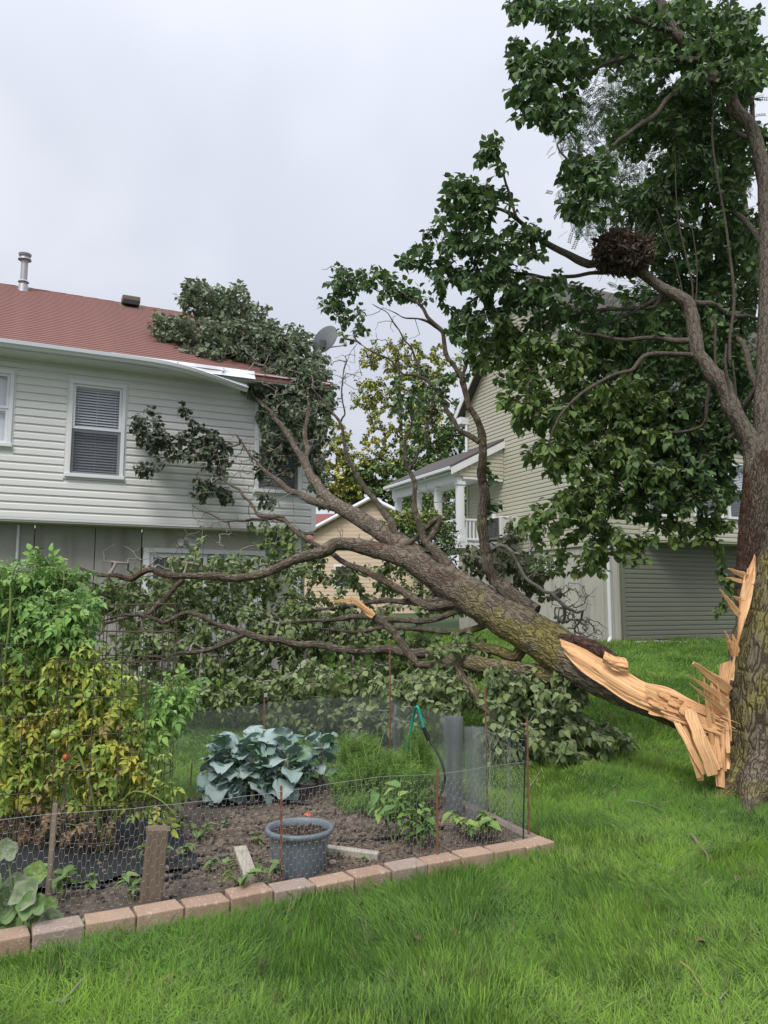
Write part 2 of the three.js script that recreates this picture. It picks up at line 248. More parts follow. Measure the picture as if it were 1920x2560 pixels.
// --- the white sided house the tree fell on
{
  const P = at(245, 1075, 11.3), base = V3(P.x, 0, P.z);
  const H = thing('white_sided_house', 'white vinyl sided house with red shingle roof hit by the fallen tree', 'house', base, null, TURN);
  const X0 = -3.4, X1 = 3.45, Y0 = 2.72, Y1 = 5.07, wins = [[-2.02, -1.16, 3.72, 4.84], [-.42, .38, 3.35, 4.81], [2.42, 3.2, 3.3, 4.83]];
  mesh('wall', sheath([[X0, Y0], [X1, Y0], [X1, Y1], [X0, Y1]], wins, .18), M.whiteTrim, H);
  siding(H, V3(0, 0, 0), 0, Y0 + .004, Y1, () => [[X0, X1 - .06]], M.whiteSiding, wins.map(([a, b, c, d]) => [a - .03, b + .03, c - .03, d + .03]));
  for (const [a, b, c, d] of wins) mesh('channel_trim', merge([box(b - a + .06, .028, .022, (a + b) / 2, c - .014, .011), box(b - a + .06, .028, .022, (a + b) / 2, d + .014, .011), box(.028, d - c, .022, a - .014, (c + d) / 2, .011), box(.028, d - c, .022, b + .014, (c + d) / 2, .011)]), M.whiteSiding, H);
  mesh('corner_post', rbox(.09, Y1 - Y0, .09, .006, X1 - .02, (Y0 + Y1) / 2, -.02), M.whiteTrim, H);
  mesh('starter_strip', box(X1 - X0, .02, .03, (X0 + X1) / 2, Y0 - .008, .005), M.whiteTrim, H);
  windowPart(H, V3(0, 0, 0), 0, ...wins[0], { blinds: 'shade' });
  windowPart(H, V3(0, 0, 0), 0, ...wins[1], { tilt: .75 });
  windowPart(H, V3(0, 0, 0), 0, ...wins[2], { tilt: .9 });
  mesh('end_wall', sheath([[0, -.4], [7.6, -.4], [7.6, Y1], [3.8, 7.4], [0, Y1]], [], .12), M.whiteSiding, H).position.set(X1 - .14, 0, -.22);
  H.children[H.children.length - 1].rotation.y = Math.PI / 2;
  mesh('floor_underside', box(X1 - X0, .03, .5, (X0 + X1) / 2, Y0 - .04, -.25), M.tanTrim, H);
  // basement wall: cast panels with open joints, sliding door with vertical blinds
  const ZB = -.36, door = [.86, 2.62, -.3, 2.36], joints = [X0, -1.0, -.78, .06, door[0] - .12, door[1] + .12, X1 - .02];
  for (let i = 0; i < joints.length - 1; i++) if (i !== 4) { const a = joints[i], b = joints[i + 1]; const g = box(b - a - .012, 3.1, .2, (a + b) / 2, 2.68 - 1.55, ZB - .1); const uv = g.attributes.uv, p = g.attributes.position; for (let k = 0; k < uv.count; k++) uv.setXY(k, p.getX(k) / 2.4, p.getY(k) / 2.4); mesh('concrete_panel', g, M.concrete, H); }
  mesh('joint_filler', box(X1 - X0 - .1, 3.0, .05, (X0 + X1) / 2, 1.13, ZB - .24), M.concrete, H);
  mesh('conduit', (() => { const g = new THREE.CylinderGeometry(.022, .022, 2.9, 10); g.translate(-1.0, 1.2, ZB + .024); return g; })(), M.whiteTrim, H);
  mesh('header_panel', box(door[1] - door[0] + .22, .30, .07, (door[0] + door[1]) / 2, 2.525, ZB - .02), M.concreteLight, H);
  {
    const d = mesh('sliding_door', merge([box(.09, 2.7, .12, door[0] - .05, 1.02, ZB), box(.09, 2.7, .12, door[1] + .05, 1.02, ZB), box(door[1] - door[0], .07, .12, (door[0] + door[1]) / 2, 2.335, ZB), box(door[1] - door[0] - .01, .05, .12, (door[0] + door[1]) / 2, .25, ZB)]), M.whiteTrim, H);
    const mid = (door[0] + door[1]) / 2;
    for (const [a, b, z] of [[door[0], mid + .03, ZB - .01], [mid - .03, door[1], ZB - .05]]) {
      mesh('door_leaf', merge([box(.06, 2.02, .035, a + .035, 1.29, z), box(.06, 2.02, .035, b - .035, 1.29, z), box(b - a - .14, .06, .035, (a + b) / 2, 2.26, z), box(b - a - .14, .1, .035, (a + b) / 2, .33, z)]), M.whiteTrim, d);
      const pg = new THREE.PlaneGeometry(b - a - .14, 1.86); pg.translate((a + b) / 2, 1.3, z); mesh('pane', pg, M.glass, d);
    }
    const vane = box(.085, 1.9, .002);
    for (let x = door[0] + .1, i = 0; x < door[1] - .05; x += .082, i++) { if (i > 4 && i < 8) continue; const q = mesh('vane', vane, M.blind, d); q.position.set(x, 1.3, ZB - .16); q.rotation.y = i < 5 ? 1.25 : .5 + .12 * (i % 3); }
    mesh('room_lining', merge([box(2.1, 2.6, .02, mid, 1.2, ZB - .75), box(.02, 2.6, .45, door[0] - .12, 1.2, ZB - .5), box(.02, 2.6, .45, door[1] + .12, 1.2, ZB - .5), box(2.1, .02, .45, mid, 2.42, ZB - .5)]), M.room, d);
  }
  // soffit, fascia, gutter torn loose towards the corner
  mesh('soffit', box(X1 - X0 + .1, .015, .40, (X0 + X1) / 2 + .05, Y1 - .035, .2), M.whiteSiding, H);
  for (let x = X0; x < X1; x += .3) mesh('soffit_rib', box(.008, .006, .38, x, Y1 - .045, .2), M.whiteSiding, H);
  mesh('fascia', box(X1 - X0 + .1, .13, .02, (X0 + X1) / 2 + .05, Y1 + .015, .405), M.whiteTrim, H);
  const prof = [[0, .1], [0, 0], [.07, 0], [.085, .03], [.1, .05], [.105, .1], [.095, .105], [.092, .1], [.085, .052], [.066, .012], [.012, .012], [.012, .1]];
  const path = []; for (let x = X0; x <= 2.2; x += .12) { const s = sm(.15, 2.4, x); path.push([x, Y1 - .03 - .2 * s * s - .02 * s, .42 + .05 * s, .75 * s * s]); }
  const gb = new MB(); let prv = null;
  for (const [x, y, z, tw] of path) { const ring = prof.map(([a, b]) => V3(x, y + b * Math.cos(tw) - a * Math.sin(tw), z + a * Math.cos(tw) + b * Math.sin(tw))); if (prv) for (let k = 0; k < prof.length - 1; k++) gb.quad(prv[k], ring[k], ring[k + 1], prv[k + 1]); prv = ring; }
  mesh('gutter', gb.geo(), M.alum, H).userData.label = 'white metal gutter bent down towards the corner';
  const fl = new MB(); let pl = null; for (let x = .1; x <= 2.35; x += .12) { const s = sm(.1, 1.4, x), wob = .012 * Math.sin(x * 7) * s, A = V3(x, Y1 + .105, .43), B = V3(x, Y1 + .105 - .085 * s - .012, .436 + .03 * s + wob), C = V3(x, Y1 + .09 - .12 * s - .015, .45 + .06 * s); if (pl) { fl.quad(pl[0], A, B, pl[1]); fl.quad(pl[1], B, C, pl[2]); } pl = [A, B, C]; }
  mesh('bent_flashing', fl.geo(), M.alum, H);
  for (const x of [1.05, 1.75]) mesh('hanger', merge([box(.03, .05, .06, x, Y1 + .05, .47), box(.012, .02, .1, x, Y1 + .03, .5)]), M.alum, H);
  // roof
  const EV = [5.10, .44], RG = [7.56, -3.8];
  const slab = (e, r, w0, w1) => { const g = new MB(), t = .06; const A = V3(w0, e[0] - t, e[1]), B = V3(w1, e[0] - t, e[1]), C = V3(w1, r[0] - t, r[1]), D = V3(w0, r[0] - t, r[1]); const up = V3(0, t - .004, 0); const a = A.clone().add(up), b = B.clone().add(up), c = C.clone().add(up), d = D.clone().add(up); g.quad(A, D, C, B); g.quad(a, b, c, d); g.quad(A, B, b, a); g.quad(B, C, c, b); g.quad(D, A, a, d); return g.geo(); };
  const roof = mesh('roof', merge([slab(EV, RG, X0 - .1, X1 + .1), slab([5.1, -8.04], RG, X0 - .1, X1 + .1)]), M.shingle, H);
  courses(roof, X0 - .1, X1 + .12, EV, RG, M.shingle);
  for (let x = X0; x < X1 - .1; x += .3) { const q = mesh('ridge_cap', merge([(() => { const g = box(.31, .012, .15, 0, -.022, .065); g.rotateX(.5); return g; })(), (() => { const g = box(.31, .012, .15, 0, -.022, -.065); g.rotateX(-.5); return g; })()]), M.shingle, roof); q.position.set(x + .15, RG[0] + .03, RG[1]); q.rotation.z = .02; }
  const onRoof = (x, s) => V3(x, lerp(EV[0], RG[0], s) + .02, lerp(EV[1], RG[1], s));
  const toWorld = (v) => V3(base.x + v.x * CT + v.z * ST, v.y, base.z - v.x * ST + v.z * CT);
  { const v = toWorld(onRoof(-1.16, .93)), t = thing('vent_pipe', 'round galvanised vent pipe with a double cap on the red roof', 'vent pipe', v);
    const cyl = (r0, r1, h, y) => { const g = new THREE.CylinderGeometry(r0, r1, h, 24); g.translate(0, y, 0); return g; };
    mesh('pipe', cyl(.062, .062, .66, .27), M.galv, t); mesh('storm_collar', cyl(.068, .1, .04, .17), M.galv, t); mesh('flashing', cyl(.08, .1, .16, .02), M.galv, t);
    mesh('cap', merge([cyl(.115, .12, .022, .6), cyl(.085, .085, .06, .64), cyl(.118, .105, .035, .685), cyl(.1, .118, .02, .712)]), M.galv, t); }
  { const v = toWorld(onRoof(.79, .935)), t = thing('roof_vent', 'low brown box vent near the ridge of the red roof', 'roof vent', v, null, TURN);
    mesh('hood', rbox(.34, .13, .26, .015, 0, .11, .02), mat([.16, .125, .09], .7), t); mesh('opening', box(.31, .09, .02, 0, .045, .145), M.dark, t); mesh('flange', box(.42, .012, .4, 0, .0, .0), mat([.16, .125, .09], .7), t); t.children[2].rotation.x = .53; }
  { const top = at(800, 868, 13.1), t = thing('satellite_dish', 'dark grey satellite dish on a mast above the crushed roof corner', 'satellite dish', V3(top.x, top.y - .95, top.z));
    const c = top.clone().sub(t.position); const pole = new MB(); pole.rod(V3(0, 0, 0), V3(0, .86, 0), .022, .022, 10); pole.rod(V3(0, .86, 0), V3(.03, 1.0, -.02), .026, .026, 10); mesh('mast', pole.geo(), M.galv, t);
    const prof2 = []; for (let i = 0; i <= 12; i++) { const r = i / 12 * .25; prof2.push(new THREE.Vector2(r, r * r * .72)); } prof2.push(new THREE.Vector2(.257, .046), new THREE.Vector2(.25, .04)); for (let i = 11; i >= 0; i--) { const r = i / 12 * .25; prof2.push(new THREE.Vector2(r, r * r * .72 - .006)); }
    const dg = new THREE.LatheGeometry(prof2, 48); dg.scale(1, 1, 1.16); dg.rotateX(Math.PI / 2 - .35); dg.rotateX(Math.PI); dg.rotateY(-.5);
    const dish = mesh('dish', dg, mat([.075, .085, .09], .55), t); dish.position.set(.055, 1.14, -.05);
    mesh('bracket', merge([rbox(.09, .15, .07, .01, .05, 1.0, .02), rbox(.14, .05, .06, .008, .07, .95, .0)]), mat([.05, .055, .06], .6), t);
    const arm = new MB(); arm.rod(V3(.04, .93, 0), V3(.42, 1.06, -.22), .013, .012, 8); mesh('feed_arm', arm.geo(), M.galv, t); mesh('feed_horn', rbox(.06, .06, .1, .012, .43, 1.08, -.22), mat([.3, .31, .32], .5), t); }
  { const v = toWorld(V3(1.42, 2.5, ZB + .02)), t = thing('flood_light', 'twin-headed white flood light above the sliding door', 'flood light', v, null, TURN);
    const pl = new THREE.CylinderGeometry(.055, .055, .02, 20); pl.rotateX(Math.PI / 2); mesh('mounting_plate', pl, M.whiteTrim, t);
    for (const [x, a] of [[-.075, -.7], [.09, .15]]) { const pr = [[.0, .0], [.03, .0], [.034, .05], [.062, .11], [.06, .115], [.05, .112], [0, .1]].map((q) => new THREE.Vector2(...q)), g = new THREE.LatheGeometry(pr, 20); g.rotateX(Math.PI / 2 + .25); g.rotateY(a); const q = mesh('lamp_head', g, M.alum, t); q.position.set(x * .5, -.01, .02); } }
}
// --- the tan sided house to the right
const CR = at(1530, 1612, 18.5);
{
  const H = thing('tan_sided_house', 'tall tan vinyl sided house with a white columned side porch', 'house', V3(CR.x, 0, CR.z), null, TURN);
  const FY = 2.95, EY = 7.7, DEP = 6.35, RY = 10.9, GT = -Math.PI / 2;   // gable face: its own x runs away from the camera along -z
  // faces: gable wall at x = 0 looking along -x (origin at the far end, face x towards the camera); back wall at z = 0 looking along +z
  const go = V3(0, 0, -DEP), gturn = -Math.PI / 2;
  const rake = (y) => { const k = y < EY ? 0 : (y - EY) / (RY - EY) * DEP / 2; return [[k + .02, DEP - k - .02]]; };
  siding(H, go, gturn, FY, RY - .1, (a, b) => rake(b), M.tanSiding);
  const gw = mesh('gable_wall', sheath([[0, FY - .02], [DEP, FY - .02], [DEP, EY], [DEP / 2, RY], [0, EY]], [], .15), M.tanTrim, H); gw.rotation.y = gturn; gw.position.copy(go);
  // foundation under the gable with three small windows
  const fwin = [[2.1, 2.62, 2.33, 2.75], [3.78, 4.22, 2.33, 2.75], [5.6, 6.15, 2.28, 2.7]];
  const fw = sheath([[0, -.3], [DEP - .1, -.3], [DEP - .1, FY - .03], [0, FY - .03]], fwin, .2); { const uv = fw.attributes.uv, p = fw.attributes.position; for (let i = 0; i < uv.count; i++) uv.setXY(i, p.getX(i) / 2.4, p.getY(i) / 2.4); }
  const fm = mesh('foundation', fw, M.concreteLight, H); fm.rotation.y = gturn; fm.position.copy(go).add(V3(.03, 0, 0));
  for (const [a, b, c, d] of fwin) windowPart(H, go.clone().add(V3(.1, 0, 0)), gturn, a, b, c, d, { blinds: 'none', grille: true });
  const corner = (x, z, y0, y1, m = M.tanTrim) => mesh('corner_post', rbox(.1, y1 - y0, .1, .008, x, (y0 + y1) / 2, z), m, H);
  corner(.0, .0, FY, EY); corner(0, -DEP, FY, EY);
  mesh('foundation_end', box(.34, FY + .25, .3, .2, (FY - .3) / 2, -.17), M.concreteLight, H);
  // back wall: lower siding is darkened tan, tree and bay shade in its colour
  const LOW = [.34, 9, .2, 2.98];
  siding(H, V3(.0, 0, .02), 0, .3, LOW[3], () => [[LOW[0] + .08, LOW[1]]], M.shadedTanSiding);
  mesh('lower_wall', box(8.66, 3.4, .15, LOW[0] + 4.33, 1.28, -.075), M.shadedTanSiding, H);
  corner(LOW[0] + .03, .02, -.1, 2.98, M.shadedTanSiding);
  const bw = [[1.55, 2.5, 5.9, 7.25], [3.3, 4.3, 5.9, 7.25]];
  siding(H, V3(0, 0, 0), 0, 2.99, EY, () => [[.05, 9]], M.tanSiding, [...bw.map(([a, b, c, d]) => [a - .03, b + .03, c - .03, d + .03]), [.98, 6.4, 3.0, 5.55]]);
  mesh('back_wall', sheath([[0, 2.99], [9, 2.99], [9, EY], [0, EY]], [...bw], .12), M.tanTrim, H);
  for (const b of bw) windowPart(H, V3(0, 0, 0), 0, ...b, { tilt: .9 });
  { // angled bay
    const b0 = [1.0, 0], b1 = [1.72, .72], b2 = [5.3, .72], b3 = [6.1, 0], Y0 = 3.05, Y1 = 5.4;
    const face = (a, b, win) => { const dx = b[0] - a[0], dz = b[1] - a[1], L = Math.hypot(dx, dz), t = Math.atan2(-dz, dx); siding(H, V3(a[0], 0, a[1]), t, Y0, Y1, () => [[.05, L - .05]], M.tanSiding, win.map(([p, q, r, s]) => [p - .03, q + .03, r - .03, s + .03])); const w = mesh('bay_wall', sheath([[0.01, Y0], [L - .01, Y0], [L - .01, Y1], [0.01, Y1]], win, .1), M.tanTrim, H); w.rotation.y = t; w.position.set(a[0], 0, a[1]); for (const v of win) windowPart(H, V3(a[0], 0, a[1]), t, ...v, { tilt: .8 }); };
    face(b0, b1, [[.18, .84, 3.62, 5.05]]); face(b1, b2, [[.35, 1.35, 3.62, 5.05], [1.55, 2.55, 3.62, 5.05]]); face(b2, b3, []);
    for (const q of [b1, b2]) corner(q[0], q[1], Y0 - .01, Y1);
    const fl = new THREE.Shape([b0, b1, b2, b3].map(([x, z]) => new THREE.Vector2(x, -z))); for (const [y, e] of [[Y0 - .05, 0], [Y1, .1]]) { const g = new THREE.ExtrudeGeometry(fl, { depth: .06, bevelEnabled: false }); g.rotateX(-Math.PI / 2); g.translate(0, y, 0); if (e) g.scale(1.0, 1, 1.12); mesh(e ? 'bay_roof' : 'bay_floor', g, M.tanTrim, H); }
  }
  // roof
  const slab = (x0, x1, y0, y1, z0, z1) => { const g = new MB(), t = .14, q = [V3(x0, y0, z0), V3(x1, y0, z0), V3(x1, y1, z1), V3(x0, y1, z1)], u = q.map((v) => v.clone().add(V3(0, t, 0))); g.quad(...u); g.quad(q[0], q[3], q[2], q[1]); for (let k = 0; k < 4; k++) { const n = (k + 1) % 4; g.quad(q[k], q[n], u[n], u[k]); } return g.geo(); };
  const gr = mat([.085, .075, .07], .95), e = .35, sl = (RY - EY) / (DEP / 2);
  mesh('roof', merge([slab(-.3, 9.2, EY - e * sl, RY, e, -DEP / 2), slab(-.3, 9.2, EY - e * sl, RY, -DEP - e, -DEP / 2)]), gr, H);
  const rk = (z0) => { const g = new MB(); const q = [V3(-.34, EY - e * sl - .1, z0), V3(-.34, EY - e * sl + .12, z0), V3(-.34, RY + .12, -DEP / 2), V3(-.34, RY - .1, -DEP / 2)], u = q.map((v) => v.clone().add(V3(.03, 0, 0))); g.quad(...q); g.quad(...u); for (let k = 0; k < 4; k++) g.quad(q[k], q[(k + 1) % 4], u[(k + 1) % 4], u[k]); return g.geo(); };
  mesh('rake_board', rk(e), M.whiteTrim, H); mesh('rake_board', rk(-DEP - e), M.whiteTrim, H);
  mesh('eave_return', rbox(.32, .22, .5, .01, -.16, EY - .38, -DEP - .15), M.whiteTrim, H);
  // downspouts
  const spout = (pts, m = M.whiteTrim) => { const g = new MB(); for (let i = 0; i < pts.length - 1; i++) { const a = V3(...pts[i]), b = V3(...pts[i + 1]); g.rod(a, b, .045, .045, 8); } return mesh('downspout', g.geo(), m, H); };
  spout([[-.1, EY - .5, .1], [-.07, EY - .9, .03], [-.07, 1.0, .03], [-.07, .7, .03], [-.25, .55, .12]]);
  spout([[-.08, EY - .4, -DEP + .05], [-.08, 6.0, -DEP + .05]]);
  // side porch
  const PZ0 = -4.35, PZ1 = -8.6, PW = -1.75, CW = -1.45, FL = 3.25, BY = 5.16, TY = 6.2;
  { const proof = mesh('porch_roof', (() => { const g = new MB(); const q = [V3(PW - .1, BY + .2, PZ0 + .06), V3(0, TY + .1, PZ0 + .06), V3(0, TY + .1, PZ1 - .1), V3(PW - .1, BY + .2, PZ1 - .1)], u = q.map((v) => v.clone().add(V3(0, .07, 0))); g.quad(...u); g.quad(q[3], q[2], q[1], q[0]); for (let k = 0; k < 4; k++) g.quad(q[k], q[(k + 1) % 4], u[(k + 1) % 4], u[k]); return g.geo(); })(), gr, H);
    const t = new MB(), A = V3(PW - .1, BY + .2, PZ0 + .075), B = V3(0, TY + .1, PZ0 + .075), d = V3(0, -.2, 0); const q = [A, B, B.clone().add(d), A.clone().add(d)], u = q.map((v) => v.clone().add(V3(0, 0, .03))); t.quad(...q); t.quad(...u); for (let k = 0; k < 4; k++) t.quad(q[k], q[(k + 1) % 4], u[(k + 1) % 4], u[k]); mesh('rake_trim', t.geo(), M.whiteTrim, proof);
    mesh('porch_gutter', rbox(.11, .1, PZ0 - PZ1 + .1, .02, PW - .12, BY + .18, (PZ0 + PZ1) / 2), M.alum, proof);
    const gl = (y) => { const k = clamp((y + LAP - BY) / (TY - BY), 0, 1); return [[PW + (0 - PW) * k * .98, -.03]]; };
    siding(H, V3(0, 0, PZ0), 0, BY, TY - .06, (y) => gl(y), M.tanSiding);
    mesh('porch_gable', (() => { const s = new THREE.Shape([new THREE.Vector2(PW, BY - .02), new THREE.Vector2(0, BY - .02), new THREE.Vector2(0, TY), new THREE.Vector2(PW, BY + .16)]); const g = new THREE.ExtrudeGeometry(s, { depth: .08, bevelEnabled: false }); g.translate(0, 0, PZ0 - .085); return g; })(), M.tanTrim, H);
    mesh('porch_beam', merge([box(.16, .28, PZ0 - PZ1, CW - .05, BY - .02, (PZ0 + PZ1) / 2 - .06), box(-CW - .1, .06, .12, CW / 2, BY - .05, PZ0 - .05)]), M.whiteTrim, H);
    mesh('porch_ceiling', box(-PW, .04, PZ0 - PZ1 - .3, PW / 2, BY + .12, (PZ0 + PZ1) / 2), M.whiteTrim, H);
    mesh('porch_floor', box(-CW + .15, .16, PZ0 - PZ1, CW / 2 - .07, FL - .09, (PZ0 + PZ1) / 2), M.whiteTrim, H);
    for (const z of [PZ0 - .12, PZ0 - 1.4, PZ0 - 2.7, PZ0 - 4.1]) { const y1 = BY - .16; mesh('porch_column', merge([rbox(.19, y1 - FL, .19, .012, CW, (y1 + FL) / 2, z), rbox(.25, .1, .25, .01, CW, y1 - .05, z), rbox(.25, .14, .25, .01, CW, FL + .07, z), box(.012, y1 - FL - .3, .1, CW - .1, (y1 + FL) / 2, z), box(.1, y1 - FL - .3, .012, CW, (y1 + FL) / 2, z + .1)]), M.whiteTrim, H); }
    const rail = mesh('railing', merge([rbox(-CW - .1, .06, .07, .01, CW / 2, FL + .66, PZ0 - .12), rbox(-CW - .1, .05, .06, .01, CW / 2, FL + .1, PZ0 - .12), rbox(.09, .9, .09, .01, -.3, FL + .42, PZ0 - .12)]), M.whiteTrim, H);
    for (let x = CW + .2; x < -.4; x += .125) mesh('baluster', box(.04, .52, .04, x, FL + .38, PZ0 - .12), M.whiteTrim, rail);
    mesh('railing', merge([rbox(.07, .06, 1.1, .01, CW, FL + .66, PZ0 - .76), rbox(.06, .05, 1.1, .01, CW, FL + .1, PZ0 - .76)]), M.whiteTrim, H);
    mesh('porch_skirt', box(-CW, FL - .3, .05, CW / 2, (FL - .3) / 2 - .02, PZ0 - .2), M.concreteLight, H);
  }
  // gravel-white splash blocks and concrete strip along the dark wall
  const L2W = (x, y, z) => V3(CR.x + x * CT + z * ST, y, CR.z - x * ST + z * CT);
  for (let i = 0; i < 4; i++) { const v = L2W(.95 + i * .95, ground(0, 18.4) + .07 - i * .02, .3 + i * .16), k = mesh('edging_slab', rbox(.9, .12, .16, .012), M.concreteLight); k.position.copy(v); k.rotation.y = TURN - .17; tag(k, 'pale concrete edging slab lying at the foot of the shade-toned lower siding wall', 'edging slab', 'concrete edging slabs along the olive wall'); }
  { // air conditioner on a wall bracket
    const v = L2W(-.55, 3.3, -3.7), t = thing('air_conditioner', 'grey outdoor air conditioner on a wall bracket by the porch railing', 'air conditioner', v, null, TURN);
    mesh('casing', rbox(.62, .62, .78, .03, 0, .31, 0), mat([.62, .62, .6], .5), t);
    mesh('coil_screen', box(.01, .54, .64, -.312, .31, 0), M.dark, t);
    const w = []; for (let i = 0; i <= 10; i++) w.push(box(.012, .54, .008, -.323, .31, -.32 + i * .064)); for (let i = 0; i <= 8; i++) w.push(box(.01, .006, .64, -.326, .05 + i * .065, 0)); mesh('guard_wires', merge(w), mat([.2, .2, .2], .5), t);
    const br = new MB(); for (const z of [-.3, .3]) { br.rod(V3(-.3, -.02, z), V3(.55, -.02, z), .02, .02, 4); br.rod(V3(-.25, -.02, z), V3(.52, -.5, z), .018, .018, 4); } mesh('bracket', br.geo(), M.dark, t); }
  { const t = thing('disconnect_box', 'small dark electrical box on the tan siding with a black cable', 'electrical box', L2W(-.06, 3.3, -2.85), null, TURN); mesh('casing', rbox(.1, .3, .2, .01, 0, .15, 0), mat([.05, .05, .055], .6), t);
    const g = new THREE.TubeGeometry(new THREE.CatmullRomCurve3([V3(0, 0, 0), V3(-.03, -.25, -.05), V3(-.03, -.42, -.35), V3(-.03, -.3, -.6)]), 16, .014, 6); mesh('cable', g, M.dark, t); }
  { const t = thing('meter_box', 'black utility box on the concrete foundation below the air conditioner', 'utility box', L2W(-.08, 2.2, -3.2), null, TURN); mesh('casing', rbox(.14, .6, .42, .015, 0, .35, 0), mat([.03, .032, .036], .6), t); const g = new MB(); g.rod(V3(0, .65, .15), V3(0, 1.1, .15), .03, .03, 8); g.rod(V3(-.02, .05, -.1), V3(-.02, -1.2, -.1), .025, .025, 8); mesh('conduit', g.geo(), M.galv, t); }
}
// --- small peach house far behind
{
  const b = at(905, 1380, 42), H = thing('peach_house', 'small peach sided house with a dull red gable roof far behind the trunk', 'house', V3(b.x, ground(b.x, 42), b.z), null, -.12);
  const wall = mat([.68, .54, .39], .7), red = mat([.24, .085, .08], .9), top = at(930, 1252, 42).y - H.position.y, px = 42 / F;
  const hw = 150 * px, ey = top - hw * .52; const xa = 25 * px;
  const s = new THREE.Shape([[xa - hw, 0], [xa + hw, 0], [xa + hw, ey], [xa, top], [xa - hw, ey]].map((q) => new THREE.Vector2(...q))), g = new THREE.ExtrudeGeometry(s, { depth: .2, bevelEnabled: false }); g.translate(0, 0, -.2); mesh('wall', g, wall, H);
  for (let y = .4; y < top - .3; y += .22) { const k = y < ey ? hw : hw * (top - y) / (top - ey); mesh('siding_board', box(2 * k - .1, .2, .03, xa, y, .012), wall, H); }
  const slab = (sg) => { const q = new MB(), A = [V3(xa, top + .05, .35), V3(xa + sg * (hw + .3), ey - .1, .35), V3(xa + sg * (hw + .3), ey - .1, -9), V3(xa, top + .05, -9)], u = A.map((v) => v.clone().add(V3(0, .18, 0))); q.quad(...u); q.quad(...A); for (let k = 0; k < 4; k++) q.quad(A[k], A[(k + 1) % 4], u[(k + 1) % 4], u[k]); return q.geo(); };
  mesh('roof', merge([slab(-1), slab(1)]), red, H);
  for (const sg of [-1, 1]) { const q = new MB(); q.rod(V3(xa, top + .1, .4), V3(xa + sg * (hw + .3), ey - .05, .4), .12, .12, 4); mesh('rake_board', q.geo(), M.whiteTrim, H); }
  const wing = mesh('wing_roof', (() => { const q = new MB(); q.quad(V3(xa - 6.5, ey - .4, -1), V3(xa - .4, ey - .4, -1), V3(xa - .4, top - .1, -5), V3(xa - 6.5, top - .1, -5)); q.quad(V3(xa - 6.5, ey - .6, -1), V3(xa - .4, ey - .6, -1), V3(xa - .4, top - .3, -5), V3(xa - 6.5, top - .3, -5)); return q.geo(); })(), red, H);
  mesh('wing_wall', box(6, ey - .4, .2, xa - 3.5, (ey - .4) / 2, -1.4), wall, H);
  mesh('window', merge([box(1.2, 1.3, .06, xa - 1.5, 2.0, .03), box(1.0, 1.1, .07, xa - 1.5, 2.0, .035)]), M.whiteTrim, H); mesh('pane', box(.95, 1.05, .03, xa - 1.5, 2.0, .065), M.dark, H);
}
// ------------------------------------------------------------------ leaves and branch growth
function leafGeo(w = .8, fold = .18, curl = .25, wav = 0) {            // one unit long along +y, face towards +z
  const st = [[.1, .30], [.3, .46], [.55, .45], [.78, .25], [.92, .09]], g = new MB(), P = [];
  const put = (x, y, z) => { g.p.push(x, y, z); g.n.push(0, 0, 1); g.u.push(x + .5, y); return g.p.length / 3 - 1; };
  const zc = (y) => -curl * y * y;
  const b = put(0, 0, 0); st.forEach(([y, h], i) => { const s = wav * (i % 2 ? 1 : -1); P.push([put(-h * w, y, zc(y) + fold * h + s), put(0, y, zc(y)), put(h * w, y, zc(y) + fold * h - s)]); }); const t = put(0, 1.02, zc(1.02) - .03);
  g.i.push(b, P[0][1], P[0][0], b, P[0][2], P[0][1]);
  for (let i = 0; i < st.length - 1; i++) for (const k of [0, 1]) g.i.push(P[i][k], P[i][k + 1], P[i + 1][k], P[i][k + 1], P[i + 1][k + 1], P[i + 1][k]);
  const L = P[P.length - 1]; g.i.push(L[0], L[1], t, L[1], L[2], t);
  const q = g.geo(); q.computeVertexNormals(); return q;
}
const LEAF = [leafGeo(.86, .2, .22), leafGeo(.8, .45, .5), leafGeo(.92, .1, .1, .03)];
const CURLED = [leafGeo(.7, .9, .7, .05), leafGeo(.75, .7, 1.0, .04)];
const up = V3(0, 1, 0);
function basis(pos, dir, nor, sx, sy = sx) { const y = dir.clone().normalize(), x = y.clone().cross(nor).normalize(); if (x.lengthSq() < .5) x.set(1, 0, 0); const z = x.clone().cross(y).normalize(); return new THREE.Matrix4().makeBasis(x.multiplyScalar(sx), y.multiplyScalar(sy), z.multiplyScalar(sx)).setPosition(pos); }
const rv = (s = 1) => V3(rr(-1, 1), rr(-1, 1), rr(-1, 1)).normalize().multiplyScalar(s);
